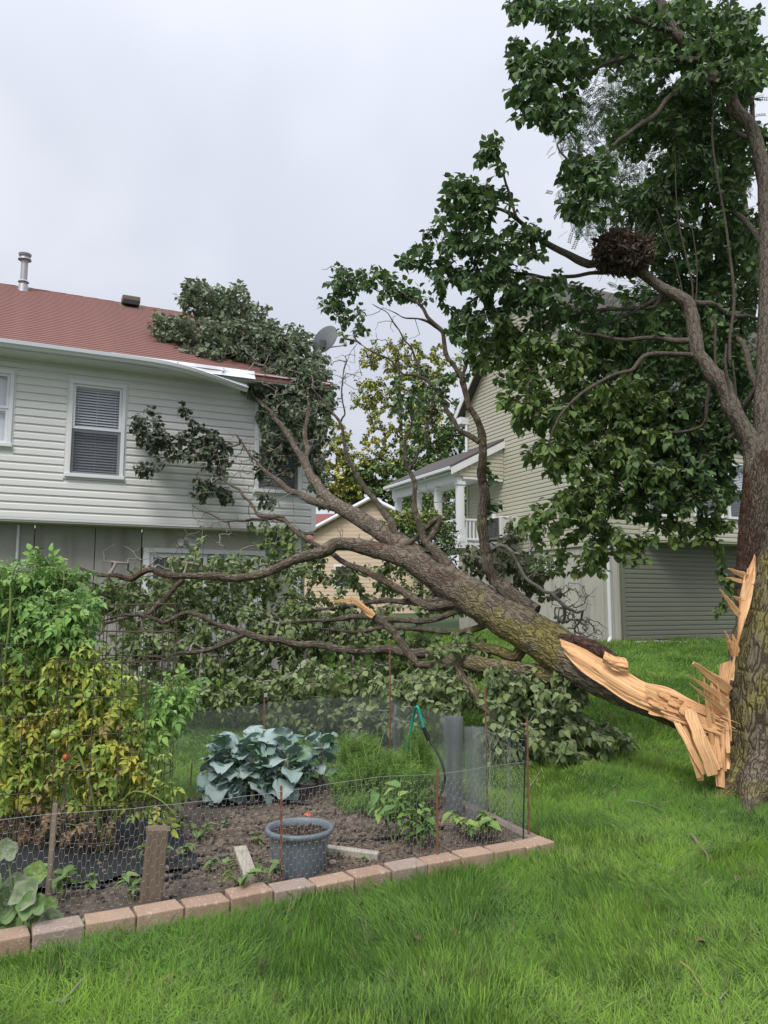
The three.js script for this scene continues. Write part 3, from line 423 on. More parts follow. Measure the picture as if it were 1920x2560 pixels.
// blobs: [px, py, D, rx px, ry px, rD m, tips]; nodes: limb samples {p, d}
function grow({ blobs, nodes, tipLen = .3, spacing = .035, size = [.05, .075], droop = .3, palette, rt = .0025, pow = .42, stepLen = .11, rmax = .03, leafOn = 1, floor = true, noBranchBeyond = 9, edge = .5, bare = 0 }) {
  const tips = [];
  for (const [px, py, D, rx, ry, rD, n, o = {}] of blobs) for (let k = 0, guard = 0; k < n && guard < n * 20; guard++) {
    const v = rv(Math.pow(R(), edge) * (R() < .22 ? 1.22 : 1)); const p = at(px + v.x * rx, py - v.y * ry, D + v.z * rD);
    if (floor && p.y < ground(p.x, -p.z) + .03) continue;
    tips.push({ p, o, pal: o.pal || palette, lean: o.droop ?? droop, bare: (o.bare ?? bare), sz: o.size || size }); k++;
  }
  const N = nodes.map((q) => ({ p: q.p, d: q.d, par: -1, w: 0, limb: true })), nl = N.length;
  for (const t of tips) { let b = 1e9; for (let i = 0; i < nl; i++) { const d = N[i].p.distanceToSquared(t.p); if (d < b) b = d; } t.d0 = b; }
  tips.sort((a, b) => a.d0 - b.d0);
  const tw = new MB(), leaves = [[], [], []];
  const chains = [];
  for (const t of tips) {
    let b = 1e9, bi = 0; for (let i = 0; i < N.length; i++) { const q = N[i], dx = q.p.x - t.p.x, dy = q.p.y - t.p.y, dz = q.p.z - t.p.z; const d = dx * dx + dy * dy + dz * dz + (q.limb ? 0 : .012); if (d < b && d > .0025) { b = d; bi = i; } }
    const n0 = N[bi], to = t.p.clone().sub(n0.p), len = to.length(); to.normalize();
    const p1 = n0.p.clone().addScaledVector(n0.d.clone().multiplyScalar(n0.limb ? .25 : .7).add(to).normalize(), len * .35).addScaledVector(rv(), len * .1);
    const p2 = t.p.clone().addScaledVector(to, -len * .3).addScaledVector(rv(), len * .12).addScaledVector(up, (t.lean < .5 ? -.04 : .10) * len);
    const steps = clamp(Math.ceil(len / stepLen), 2, 16), c = new THREE.CubicBezierCurve3(n0.p, p1, p2, t.p); let par = bi; const chain = [bi];
    for (let s = 1; s <= steps; s++) { const p = c.getPoint(s / steps); if (s < steps) p.addScaledVector(rv(), stepLen * .15); N.push({ p, d: c.getTangent(s / steps), par, w: 0 }); par = N.length - 1; chain.push(par); }
    N[par].w = 1; chains.push([chain, t]);
  }
  for (let i = N.length - 1; i >= nl; i--) { if (!N[i].w) N[i].w = 1; if (N[i].par >= nl) N[N[i].par].w += N[i].w; }
  const rad = (i) => Math.min(rmax, rt * Math.pow(Math.max(1, N[i].w), pow));
  for (let i = nl; i < N.length; i++) { const q = N[i], pr = q.par; tw.rod(N[pr].p, q.p, pr < nl ? rad(i) * 1.25 : Math.min(rad(pr), rad(i) * 1.6), rad(i), rad(i) > .008 ? 6 : 4); }
  for (const [chain, t] of chains) {
    if (R() < t.bare) continue;
    let left = tipLen * rr(.75, 1.25), acc = 0, ang = R() * 6.28;
    for (let k = chain.length - 1; k > 0 && left > 0; k--) {
      const a = N[chain[k]].p, b = N[chain[k - 1]].p, L = a.distanceTo(b), ax = a.clone().sub(b).normalize();
      for (let s = acc; s < L && left > 0; s += spacing * rr(.7, 1.3)) {
        left -= spacing; ang += 2.4; acc = 0; if (R() > leafOn) continue;
        const p = a.clone().lerp(b, s / L), e1 = ax.clone().cross(Math.abs(ax.y) < .9 ? up : V3(1, 0, 0)).normalize(), e2 = ax.clone().cross(e1);
        const out = e1.multiplyScalar(Math.cos(ang)).addScaledVector(e2, Math.sin(ang));
        const dir = ax.clone().multiplyScalar(.55).add(out).addScaledVector(up, -t.lean * 1.6 * rr(.6, 1.3)).addScaledVector(rv(), .35).normalize();
        const nor = up.clone().addScaledVector(rv(), .75).addScaledVector(out, .25).normalize();
        const z = rr(...t.sz); p.addScaledVector(dir, z * .3);
        const pc = t.pal[Math.floor(R() * t.pal.length)], f = rr(.78, 1.2);
        leaves[Math.floor(R() * 3)].push([basis(p, dir, nor, z, z), col(pc[0] * f * rr(.93, 1.07), pc[1] * f, pc[2] * f * rr(.9, 1.1))]);
      }
    }
  }
  return { twigs: tw.geo(), leaves, N };
}
function dress(t, g, twigMat, leafMat, geos = LEAF, leafName = 'leaf') {
  stuff(mesh('twig', g.twigs, twigMat, t, true));
  const all = geos.length === 3 ? g.leaves : [g.leaves.flat()];
  all.forEach((l, i) => { if (l.length) instanced(leafName, geos[i], leafMat, l, t); });
}
const pts = (l) => l.map(([px, py, D, r]) => [at(px, py, D), r]);
function gnarl(l, seed) { const o = []; l.forEach((q, i) => { o.push(q); const n = l[i + 1]; if (n && n[3] < .07) { const s = Math.hypot(n[0] - q[0], n[1] - q[1]) * .07, h = (k) => (h3(seed, i, k) - .5) * 2; o.push([(q[0] + n[0]) / 2 + h(1) * s, (q[1] + n[1]) / 2 + h(2) * s, (q[2] + n[2]) / 2 + h(3) * s / 300, (q[3] + n[3]) / 2 * (1 + h(4) * .12)]); } }); return o; }
const limbOf = (t, l, m, o = {}) => { const g = limbGeo(pts(gnarl(l, Math.round(l[0][0] + l[0][1]))), { step: .07, n: 10, rough: .09, ...o }); mesh(o.name || 'limb', g, m, t, true); return g.userData.nodes; };
// splinters: a tapering, slightly twisted plank from a to b
function splinterGeo(a, b, w, th, seed, { tip = .12, split = 2, bend = 0 } = {}) {
  const r = rngOf(seed), d = b.clone().sub(a), L = d.length(); d.normalize(); const toCam = V3(0, HC, 0).sub(a).normalize(), s = d.clone().cross(toCam).normalize(), n = s.clone().cross(d).normalize(), g = new MB(), K = 9, rows = [], tw = (r() - .5) * .5;
  for (let i = 0; i <= K; i++) { const t = i / K, c = a.clone().lerp(b, t).addScaledVector(n, bend * Math.sin(t * Math.PI) + (r() - .5) * .003).addScaledVector(s, (r() - .5) * w * .10); const k = t < .08 ? lerp(.8, 1, t / .08) : lerp(1, tip, Math.pow((t - .08) / .92, 1.5)); const A = tw * t, cs = Math.cos(A), sn = Math.sin(A); const S = s.clone().multiplyScalar(cs).addScaledVector(n, sn), Nn = n.clone().multiplyScalar(cs).addScaledVector(s, -sn); const hw = w / 2 * k * (1 + (r() - .5) * .18), ht = th / 2 * lerp(1, .45, t);
    rows.push([c.clone().addScaledVector(S, -hw).addScaledVector(Nn, -ht), c.clone().addScaledVector(S, hw).addScaledVector(Nn, -ht * .7), c.clone().addScaledVector(S, hw * .9).addScaledVector(Nn, ht), c.clone().addScaledVector(S, -hw * .85).addScaledVector(Nn, ht * .8)]); }
  const uvq = (i, k, x) => { const s0 = g.p.length / 3; const f = [rows[i][k], rows[i][(k + 1) % 4], rows[i + 1][(k + 1) % 4], rows[i + 1][k]]; const nn = f[1].clone().sub(f[0]).cross(f[3].clone().sub(f[0])).normalize(); f.forEach((v, j) => { g.p.push(v.x, v.y, v.z); g.n.push(nn.x, nn.y, nn.z); g.u.push(seed * .137 + (j === 0 || j === 3 ? 0 : w) / .35 + k * .11, (i + (j > 1 ? 1 : 0)) / K * L / .8 + seed * .31); }); g.i.push(s0, s0 + 1, s0 + 2, s0, s0 + 2, s0 + 3); };
  for (let i = 0; i < K; i++) for (let k = 0; k < 4; k++) uvq(i, k);
  for (const [q, f] of [[rows[0], 1], [rows[K], 0]]) f ? g.quad(q[3], q[2], q[1], q[0]) : g.quad(q[0], q[1], q[2], q[3]);
  return g.geo();
}
let sp = 1;
function splinter(t, p0, p1, w, th, m, o = {}) { return mesh('splinter', splinterGeo(at(...p0), at(...p1), w, th, sp++, o), m, t, true); }
// torn face between two edge lines given as [px, py, D]; bulges towards the camera, ridged along its length
function tornFace(A, B, { nu = 70, nv = 22, bulge = .05, rag = .02, seed = 1 } = {}) {
  const ca = new THREE.CatmullRomCurve3(A.map((q) => at(...q))), cb = new THREE.CatmullRomCurve3(B.map((q) => at(...q))), g = new MB();
  const cam = V3(0, HC, 0);
  for (let i = 0; i <= nu; i++) { const t = i / nu, a = ca.getPoint(t), b = cb.getPoint(t), L = a.distanceTo(b); for (let j = 0; j <= nv; j++) { const v = j / nv, p = a.clone().lerp(b, v), n = cam.clone().sub(p).normalize();
    const ridge = fbm3(v * 14 + seed, t * 2.6, seed * 3.1, 3) - .5, step = Math.floor(fbm3(v * 5 + seed * 2, t * 1.4 + 4, 1.5, 2) * 7) / 7 - .5;
    p.addScaledVector(n, bulge * Math.sin(v * Math.PI) + rag * 1.3 * ridge + rag * 1.5 * step); g.p.push(p.x, p.y, p.z); g.n.push(0, 0, 1); g.u.push(v * L / .35, t * 2.1); } }
  for (let i = 0; i < nu; i++) for (let j = 0; j < nv; j++) { const s = i * (nv + 1) + j; g.i.push(s, s + nv + 1, s + 1, s + 1, s + nv + 1, s + nv + 2); }
  const q = g.geo(); q.computeVertexNormals(); return q;
}
// colours (linear base colours)
const PAL = {
  stand: [[.072, .145, .042], [.09, .17, .046], [.11, .205, .05], [.06, .125, .04], [.135, .23, .055]],
  light: [[.15, .24, .045], [.125, .205, .042], [.185, .275, .055], [.09, .165, .04]],
  fallen: [[.155, .225, .06], [.195, .265, .08], [.135, .20, .058], [.24, .305, .125], [.225, .295, .08], [.105, .165, .05]],
  near: [[.215, .28, .105], [.28, .345, .165], [.175, .245, .08], [.235, .305, .10], [.125, .19, .06]],
  roof: [[.145, .205, .105], [.19, .25, .13], [.12, .175, .09], [.23, .275, .165], [.165, .21, .115]],
  wilt: [[.065, .10, .045], [.085, .12, .055], [.095, .095, .055], [.06, .095, .045]],
  brown: [[.13, .15, .06], [.12, .11, .055], [.16, .19, .07], [.10, .14, .05]],
  yellow: [[.40, .38, .06], [.30, .34, .07], [.22, .29, .06], [.46, .40, .07], [.14, .21, .05]],
  green: [[.085, .155, .04], [.115, .195, .045], [.15, .225, .055], [.065, .12, .04]],
};
const barkTint = (mossy) => (P, n, v) => { const m = sm(.40, .60, fbm3(P.x * 4.2 + 5, P.y * 2.2, P.z * 4.2, 4)) * mossy, f = fbm3(P.x * 22, P.y * 14, P.z * 22, 2); const k = .8 + .4 * f; return mix3([.74 * k, .70 * k, .60 * k], [1.0 * k, 1.0 * k, .32 * k], m * (.5 + .5 * f)); };

// ------------------------------------------------------------------ the standing, split tree
{
  const base = at(1930, 2000, 6.1); base.y = ground(base.x, 6.1);
  const T = thing('split_tree', 'large leafy tree with mossy furrowed bark and a torn orange wound down its trunk', 'tree', base);
  const moss = barkTint(1);
  const trunkPts = [[1932, 2030, 6.1, .50], [1930, 1985, 6.1, .415], [1927, 1930, 6.1, .372], [1928, 1850, 6.1, .352], [1934, 1700, 6.1, .342], [1950, 1600, 6.1, .335], [1972, 1500, 6.12, .318], [1990, 1400, 6.15, .298], [2015, 1250, 6.2, .27], [2050, 1050, 6.3, .21], [2085, 800, 6.4, .16], [2110, 500, 6.5, .12], [2120, 200, 6.6, .07]];
  const nodes = [];
  const tg = limbGeo(pts(trunkPts), { step: .022, n: 120, rough: .05, tile: .42, color: moss, ridge: .011, freq: 2.2, seed: 4 }); mesh('trunk', tg, M.bark, T, true); nodes.push(...tg.userData.nodes.filter((q, i) => i % 6 === 0 && q.p.y > 3));
  // root flare
  for (const [a, b] of [[[1850, 1945, 5.95, .12], [1788, 2012, 5.75, .035]], [[1890, 1955, 5.8, .13], [1872, 2030, 5.45, .04]], [[1960, 1960, 5.8, .13], [1990, 2050, 5.4, .04]]]) mesh('root', limbGeo(pts([[a[0] + 30, a[1] - 70, a[2] + .1, a[3]], a, b, [b[0] - 6, b[1] + 18, b[2] - .05, .012]]), { step: .03, n: 20, rough: .12, color: moss, ridge: .006 }), M.bark, T, true);
  const L = (l, o = {}) => { const q = limbOf(T, l, o.m || M.limb, { tile: .25, step: .05, n: 14, rough: .12, ...o }); nodes.push(...q); };
  const dark = (P, n) => { const k = .8 + .4 * fbm3(P.x * 22, P.y * 14, P.z * 22, 2), r = sm(.42, .6, fbm3(P.x * 4, P.y * 3, P.z * 4 + 3, 3)); return mix3([.72 * k, .66 * k, .58 * k], [.42 * k, .24 * k, .18 * k], r); };
  { const g = limbGeo(pts([[1905, 1700, 6.3, .12], [1884, 1560, 6.28, .13], [1879, 1470, 6.26, .128], [1881, 1400, 6.25, .118], [1889, 1300, 6.22, .122], [1897, 1220, 6.2, .128], [1898, 1160, 6.2, .118], [1897, 1130, 6.2, .09]]), { step: .03, n: 40, rough: .07, tile: .3, color: dark, ridge: .007, seed: 9 }); mesh('stem', g, M.bark, T, true); }
  L([[1902, 1170, 6.2, .10], [1906, 1080, 6.2, .068], [1909, 960, 6.2, .062], [1913, 800, 6.2, .058], [1915, 620, 6.2, .056], [1912, 500, 6.2, .056], [1896, 380, 6.2, .056], [1872, 310, 6.2, .055], [1820, 232, 6.2, .05], [1780, 185, 6.2, .048], [1741, 133, 6.2, .046], [1692, 85, 6.2, .043], [1660, 35, 6.2, .04], [1640, -40, 6.2, .034], [1610, -120, 6.2, .025]]);
  L([[1893, 1180, 6.2, .10], [1880, 1110, 6.2, .078], [1858, 1072, 6.2, .070], [1836, 1035, 6.2, .068], [1820, 995, 6.2, .066], [1803, 958, 6.2, .070], [1771, 922, 6.22, .064], [1746, 888, 6.24, .058], [1738, 845, 6.26, .060], [1731, 795, 6.28, .060], [1717, 758, 6.3, .058], [1680, 733, 6.32, .05], [1618, 692, 6.35, .046], [1565, 658, 6.35, .042], [1515, 652, 6.35, .038], [1475, 661, 6.35, .035], [1423, 638, 6.35, .03], [1365, 608, 6.35, .026], [1328, 578, 6.35, .022], [1288, 545, 6.35, .018], [1240, 520, 6.35, .012]]);
  for (const l of [
    [[1750, 150, 6.2, .032], [1695, 147, 6.15, .026], [1649, 153, 6.1, .024], [1579, 139, 6.05, .022], [1521, 156, 6, .018], [1475, 179, 6, .014], [1430, 225, 5.95, .01]],
    [[1790, 200, 6.2, .03], [1712, 217, 6.15, .024], [1672, 243, 6.1, .022], [1643, 283, 6.1, .02], [1591, 318, 6.05, .018], [1544, 353, 6, .015], [1505, 400, 6, .011]],
    [[1560, 655, 6.35, .026], [1520, 680, 6.4, .02], [1440, 690, 6.4, .016], [1370, 695, 6.4, .013], [1270, 680, 6.4, .011], [1180, 676, 6.4, .008], [1080, 690, 6.4, .005]],
    [[1660, 730, 6.33, .024], [1640, 765, 6.4, .018], [1560, 772, 6.45, .015], [1500, 774, 6.45, .012], [1420, 790, 6.5, .008]],
    [[1690, 745, 6.35, .024], [1640, 748, 6.4, .018], [1600, 770, 6.4, .014], [1540, 800, 6.5, .01], [1470, 830, 6.5, .007]],
    [[1735, 850, 6.26, .026], [1650, 845, 6.3, .02], [1560, 850, 6.3, .017], [1500, 838, 6.35, .014], [1430, 825, 6.4, .01]],
    [[1742, 890, 6.24, .024], [1690, 885, 6.2, .018], [1610, 890, 6.1, .018], [1580, 925, 6.1, .016], [1500, 955, 6.05, .014], [1420, 1015, 6, .012], [1390, 1060, 6, .009], [1372, 1110, 6, .005]],
    [[1330, 580, 6.35, .016], [1290, 540, 6.3, .012], [1262, 450, 6.3, .01], [1240, 380, 6.3, .007], [1205, 340, 6.3, .004]],
    [[1720, 755, 6.3, .03], [1780, 760, 6.5, .026], [1830, 790, 6.7, .02], [1900, 800, 6.9, .016]],
    [[1908, 1000, 6.2, .03], [1850, 850, 6.6, .024], [1750, 845, 6.9, .02], [1640, 870, 7.1, .014]],
    [[1905, 950, 6.2, .028], [1840, 1080, 6.6, .022], [1740, 1160, 6.8, .017], [1620, 1210, 6.8, .012], [1520, 1260, 6.7, .008]],
    [[1912, 620, 6.2, .03], [1850, 540, 6.6, .024], [1740, 480, 7.0, .018], [1640, 430, 7.2, .012]],
    [[1890, 345, 6.2, .028], [1820, 330, 6.7, .022], [1780, 420, 7, .016], [1700, 330, 7.1, .01]],
    [[1905, 480, 6.2, .026], [1880, 250, 6.5, .02], [1850, 100, 6.7, .014], [1810, -20, 6.9, .01]],
    [[1780, 940, 6.2, .02], [1760, 1060, 6.35, .014], [1700, 1080, 6.5, .012], [1560, 1080, 6.5, .01], [1480, 1120, 6.5, .006]],
    [[1690, 80, 6.2, .024], [1560, 40, 6.1, .018], [1460, 30, 6, .014], [1370, 30, 5.95, .008]],
  ]) L(l, { m: M.limb, n: 9, tile: .15 });
  // upright water shoots
  for (const l of [[[1826, 990, 6.15, .014], [1812, 900, 6.1, .012], [1815, 860, 6.1, .01]], [[1824, 900, 6.1, .014], [1832, 790, 6.1, .013], [1832, 700, 6.1, .011], [1822, 620, 6.1, .01], [1800, 480, 6.1, .009], [1780, 330, 6.1, .008], [1770, 200, 6.1, .006], [1765, 90, 6.1, .004]], [[1840, 1030, 6.15, .012], [1833, 920, 6.1, .008], [1832, 900, 6.1, .006]], [[1790, 930, 6.2, .012], [1788, 840, 6.2, .01], [1784, 790, 6.2, .008]], [[1728, 790, 6.28, .008], [1715, 640, 6.3, .007], [1690, 480, 6.3, .005], [1680, 300, 6.3, .003]], [[1712, 760, 6.3, .007], [1700, 700, 6.3, .006], [1640, 520, 6.3, .003]], [[1740, 800, 6.28, .007], [1742, 720, 6.28, .006], [1728, 560, 6.3, .004]]]) L(l, { m: M.limb, n: 7, tile: .12, name: 'water_shoot', step: .08 });
  const P = PAL.stand, Q = { pal: PAL.light };
  const g = grow({ nodes, palette: P, droop: .45, tipLen: .34, spacing: .0125, size: [.05, .078], rmax: .014, blobs: [
    [1340, 20, 5.7, 80, 45, .35, 42], [1330, 200, 5.7, 62, 100, .35, 92], [1420, 150, 5.8, 65, 60, .4, 48], [1390, 280, 5.7, 75, 50, .3, 50], [1470, 40, 5.9, 110, 50, .4, 58], [1300, 130, 5.75, 30, 40, .2, 12],
    [1480, 430, 5.9, 72, 62, .35, 78], [1450, 505, 5.9, 55, 40, .3, 32], [1400, 440, 5.9, 20, 20, .15, 4],
    [1225, 380, 6.3, 30, 48, .2, 20], [1190, 480, 6.3, 100, 52, .35, 54], [1170, 580, 6.35, 110, 65, .4, 59], [1300, 610, 6.35, 100, 75, .4, 36], [1180, 690, 6.4, 120, 50, .4, 54], [1045, 640, 6.4, 55, 30, .25, 11], [1340, 740, 6.5, 160, 65, .4, 72],
    [1190, 810, 6.6, 90, 60, .4, 45], [1270, 870, 6.6, 110, 85, .4, 72, Q], [1390, 880, 6.6, 140, 90, .45, 81, Q],
    [1640, 90, 6.6, 190, 110, .8, 228], [1820, 120, 6.4, 120, 140, .8, 190], [1640, 300, 7, 130, 100, .7, 171], [1780, 390, 7, 150, 150, .8, 247], [1640, 540, 7.2, 130, 130, .8, 171], [1820, 640, 7.2, 110, 150, .7, 190], [1760, 200, 7.2, 170, 150, .6, 152],
    [1560, 850, 7, 180, 110, .7, 266], [1750, 840, 7.2, 160, 130, .7, 228], [1700, 720, 7.4, 150, 120, .5, 114],
    [1500, 1030, 6.8, 170, 110, .6, 162, Q], [1690, 1040, 7, 150, 130, .6, 247], [1380, 1030, 6.4, 70, 60, .3, 32, Q], [1420, 1130, 6.5, 85, 80, .4, 58, Q], [1470, 1250, 6.6, 80, 80, .4, 60, Q], [1620, 1200, 6.9, 130, 110, .5, 171], [1780, 1150, 7, 80, 120, .4, 114],
    [1590, 1360, 6.7, 45, 50, .2, 15, Q], [1700, 1330, 6.8, 60, 30, .2, 15, Q], [1790, 1310, 6.8, 45, 55, .2, 18, Q], [1820, 1480, 6.9, 40, 60, .15, 10, Q], [1320, 1130, 6.5, 30, 30, .2, 8, Q], [1840, 1020, 7.2, 60, 160, .5, 114],
    [1560, 1130, 6.5, 150, 110, .3, 90, Q], [1380, 1300, 6.55, 90, 70, .3, 40, Q], [1500, 1350, 6.6, 70, 50, .25, 26, Q], [1720, 1180, 6.7, 130, 130, .35, 90], [1330, 1000, 6.45, 70, 90, .3, 50, Q], [1450, 1400, 6.6, 70, 40, .25, 14, Q], [1690, 1000, 6.7, 120, 100, .3, 60], [1560, 990, 6.5, 130, 60, .3, 76, Q], [1310, 960, 6.4, 50, 50, .3, 22, Q],
  ] });
  dress(T, g, M.twig, M.leaf);
  console.log('standing leaves', g.leaves.map((l) => l.length).join());
  // the wound: torn sapwood sheet, knot and spikes on the trunk's left side
  mesh('torn_sapwood', tornFace([[1884, 1392, 5.92], [1866, 1432, 5.9], [1851, 1480, 5.9], [1846, 1530, 5.88], [1842, 1590, 5.86], [1836, 1640, 5.84], [1828, 1690, 5.82]], [[1890, 1390, 5.9], [1886, 1450, 5.88], [1876, 1510, 5.84], [1860, 1560, 5.82], [1848, 1602, 5.82], [1840, 1640, 5.82], [1832, 1690, 5.81]], { nu: 60, nv: 14, bulge: .02, rag: .014, seed: 3 }), M.wood, T, true);
  mesh('torn_heartwood', tornFace([[1800, 1660, 6.02], [1792, 1740, 5.98], [1786, 1820, 5.92], [1784, 1900, 5.86], [1790, 1965, 5.8]], [[1830, 1650, 5.9], [1822, 1740, 5.86], [1816, 1820, 5.82], [1812, 1900, 5.78], [1812, 1970, 5.76]], { nu: 50, nv: 16, bulge: .0, rag: .02, seed: 8 }), M.wood, T, true);
  
  for (const [a, b, w, o] of [
    [[1868, 1442, 5.88], [1820, 1421, 5.82], .05], [[1856, 1454, 5.88], [1815, 1443, 5.84], .035], [[1850, 1540, 5.86], [1799, 1473, 5.8], .05], [[1850, 1500, 5.86], [1831, 1490, 5.82], .03], [[1878, 1460, 5.88], [1887, 1386, 5.9], .05], [[1870, 1470, 5.87], [1868, 1420, 5.88], .03], [[1858, 1500, 5.86], [1862, 1436, 5.86], .04],
    [[1838, 1640, 5.84], [1813, 1578, 5.78], .055], [[1842, 1630, 5.84], [1832, 1585, 5.8], .05], [[1828, 1700, 5.82], [1836, 1640, 5.8], .04],
    [[1822, 1725, 5.86], [1733, 1658, 5.7], .085, { tip: .25 }], [[1820, 1755, 5.84], [1720, 1687, 5.66], .055], [[1816, 1782, 5.82], [1725, 1709, 5.64], .045], [[1818, 1735, 5.88], [1760, 1676, 5.76], .06],
  ]) splinter(T, a, b, w, w * .4, M.wood, o || {});
  for (let i = 0; i < 26; i++) { const x = rr(1768, 1818), y0 = rr(1840, 1930), h = Math.min(rr(110, 240), y0 - rr(1690, 1740)); splinter(T, [x + rr(2, 12), y0, rr(5.78, 6.0)], [x - rr(-4, 26), y0 - h, rr(5.76, 6.0)], rr(.02, .05), .014, M.wood, { tip: .2 }); }
}
{ // leaf nest high in the limb
  const c = at(1555, 628, 6.25), N = thing('leaf_nest', 'ragged ball of dead brown leaves lodged on a high limb', 'nest', V3(c.x, c.y - .2, c.z));
  const core = new THREE.IcosahedronGeometry(.13, 3), p = core.attributes.position; for (let i = 0; i < p.count; i++) { const v = V3(p.getX(i), p.getY(i), p.getZ(i)); v.multiplyScalar(.8 + .5 * fbm3(v.x * 14, v.y * 14, v.z * 14 + 3, 3)); v.x *= 1.35; v.y *= .8; p.setXYZ(i, v.x, v.y + .2, v.z); } core.computeVertexNormals(); mesh('core', core, mat([.05, .035, .025], 1), N);
  const l = []; for (let i = 0; i < 900; i++) { const d = rv(); const q = c.clone().add(V3(d.x * .235, d.y * .15 - (d.x > 0 ? .04 : 0), d.z * .2).multiplyScalar(rr(.75, 1.05))); const f = rr(.5, 1.3); l.push([basis(q, d.clone().add(rv(.9)).addScaledVector(up, -.4), rv(), rr(.035, .065)), col(.11 * f, .072 * f, .046 * f)]); } instanced('dead_leaf', CURLED[0], M.softLeaf, l, N);
  const s = new MB(); for (let i = 0; i < 70; i++) { const d = rv(); const a = c.clone().add(V3(d.x * .22, d.y * .13, d.z * .18)); s.rod(a, a.clone().add(d.multiplyScalar(.12)).add(rv(.08)), .003, .0015, 3); } stuff(mesh('nest_twig', s.geo(), M.twig, N, true));
}
// ------------------------------------------------------------------ the fallen half
{
  const base = at(1780, 1930, 5.95); base.y = ground(base.x, 5.95);
  const T = thing('fallen_tree', 'fallen half of the split tree leaning onto the white house, its torn butt bright orange', 'fallen tree', base);
  const nodes = [], fat = [];
  const tint = (P, n) => { const m = sm(.44, .62, fbm3(P.x * 2.6 + 1, P.y * 2.6, P.z * 2.6 + 4, 4)) * sm(.5, 1.3, P.x), k = .85 + .35 * fbm3(P.x * 20, P.y * 20, P.z * 20, 2), r = sm(.58, .7, fbm3(P.x * 2, P.y * 5, P.z * 2 + 8, 3)); return mix3(mix3([.8 * k, .74 * k, .66 * k], [1.0 * k, .98 * k, .3 * k], m * .85), [.48 * k, .3 * k, .24 * k], r * .7); };
  const B = (l, n = 40, o = {}) => { const g = limbGeo(pts(gnarl(l, Math.round(l[0][0]))), { step: .03, n, rough: .11, tile: .38, color: tint, ridge: .007, seed: l.length, ...o }); mesh(o.name || 'limb', g, M.bark, T, true); g.userData.nodes.forEach((q, i) => { if (i % 4 === 0) nodes.push(q); }); };
  // trunk: bark side under and behind the torn face
  B([[1770, 1880, 6.1, .03], [1715, 1818, 6.14, .055], [1650, 1778, 6.2, .075], [1590, 1748, 6.32, .10], [1530, 1715, 6.5, .135], [1470, 1676, 6.72, .17], [1420, 1640, 6.92, .19], [1360, 1602, 7.16, .195], [1290, 1560, 7.46, .195], [1220, 1516, 7.8, .19], [1150, 1474, 8.15, .18], [1090, 1438, 8.45, .165], [1030, 1396, 8.8, .15]], 72, { name: 'trunk', tile: .42, step: .022 });
  B([[1060, 1405, 8.65, .1300], [1000, 1362, 9, .1189], [940, 1322, 9.35, .1065], [880, 1285, 9.75, .0982], [840, 1262, 10.05, .0902], [806, 1232, 10.4, .0757], [775, 1188, 10.8, .0638], [762, 1155, 11.05, .0561]]);
  B([[855, 1268, 9.95, .0684], [806, 1258, 10.25, .0576], [766, 1246, 10.55, .0504], [722, 1226, 10.85, .0432], [681, 1192, 11.1, .0324], [651, 1165, 11.25, .0252], [620, 1130, 11.4, .0158], [590, 1085, 11.5, .0072]], 20);
  B([[764, 1165, 11, .0490], [735, 1113, 11.3, .0406], [705, 1066, 11.6, .0350], [678, 1030, 11.85, .0308], [637, 993, 12.1, .0252], [606, 958, 12.3, .0196], [580, 915, 12.5, .0126], [560, 860, 12.8, .0070]], 20);
  B([[763, 1165, 11, .0434], [769, 1125, 11.2, .0385], [761, 1085, 11.5, .0336], [772, 1024, 11.9, .0280], [766, 967, 12.3, .0210], [740, 900, 12.7, .0140], [700, 840, 13, .0070]], 20);
  B([[1150, 1462, 8.15, .1200], [1080, 1425, 8.5, .1150], [1014, 1397, 8.75, .1050], [932, 1373, 9, .0950], [870, 1360, 9.05, .0765], [838, 1361, 9.05, .0723], [806, 1380, 9.05, .0680], [743, 1397, 9.05, .0570], [677, 1428, 9.0, .0517], [580, 1446, 8.95, .0456], [504, 1440, 8.9, .0426], [439, 1440, 8.9, .0380], [379, 1424, 8.9, .0350], [325, 1448, 8.9, .0304], [254, 1438, 8.9, .0228], [200, 1420, 8.9, .0152]], 24);
  B([[458, 1448, 8.9, .0345], [417, 1494, 8.85, .0315], [374, 1532, 8.8, .0255], [308, 1546, 8.8, .0195], [232, 1560, 8.75, .0105]], 16);
  B([[1330, 1590, 7.3, .0748], [1290, 1640, 7.4, .0578], [1200, 1620, 7.8, .0544], [1090, 1628, 8.05, .0510], [965, 1624, 8.25, .0462], [851, 1624, 8.35, .0408], [743, 1611, 8.4, .0374], [667, 1597, 8.4, .0374], [601, 1578, 8.4, .0326], [536, 1559, 8.4, .0272], [504, 1540, 8.4, .0245], [466, 1532, 8.4, .0231], [412, 1556, 8.4, .0204], [363, 1540, 8.4, .0177], [309, 1538, 8.4, .0136], [250, 1556, 8.4, .0082]], 24);
  B([[610, 1585, 8.4, .0315], [553, 1613, 8.35, .0266], [482, 1632, 8.3, .0196], [420, 1640, 8.3, .0112]], 16);
  B([[1455, 1690, 6.85, .10], [1400, 1694, 7.0, .09], [1340, 1684, 7.15, .085], [1260, 1672, 7.35, .08], [1190, 1661, 7.5, .075], [1140, 1655, 7.6, .06], [1110, 1648, 7.7, .045]], 28);
  B([[1150, 1662, 7.55, .045], [1077, 1662, 7.65, .04], [1045, 1660, 7.7, .036], [1025, 1635, 7.75, .036], [998, 1600, 7.8, .036], [985, 1580, 7.82, .036], [958, 1557, 7.85, .036], [932, 1540, 7.88, .036], [918, 1527, 7.9, .034]], 16);
  B([[1140, 1660, 7.55, .04], [1180, 1720, 7.3, .032], [1210, 1770, 7.15, .026], [1245, 1800, 7.0, .018]], 14);
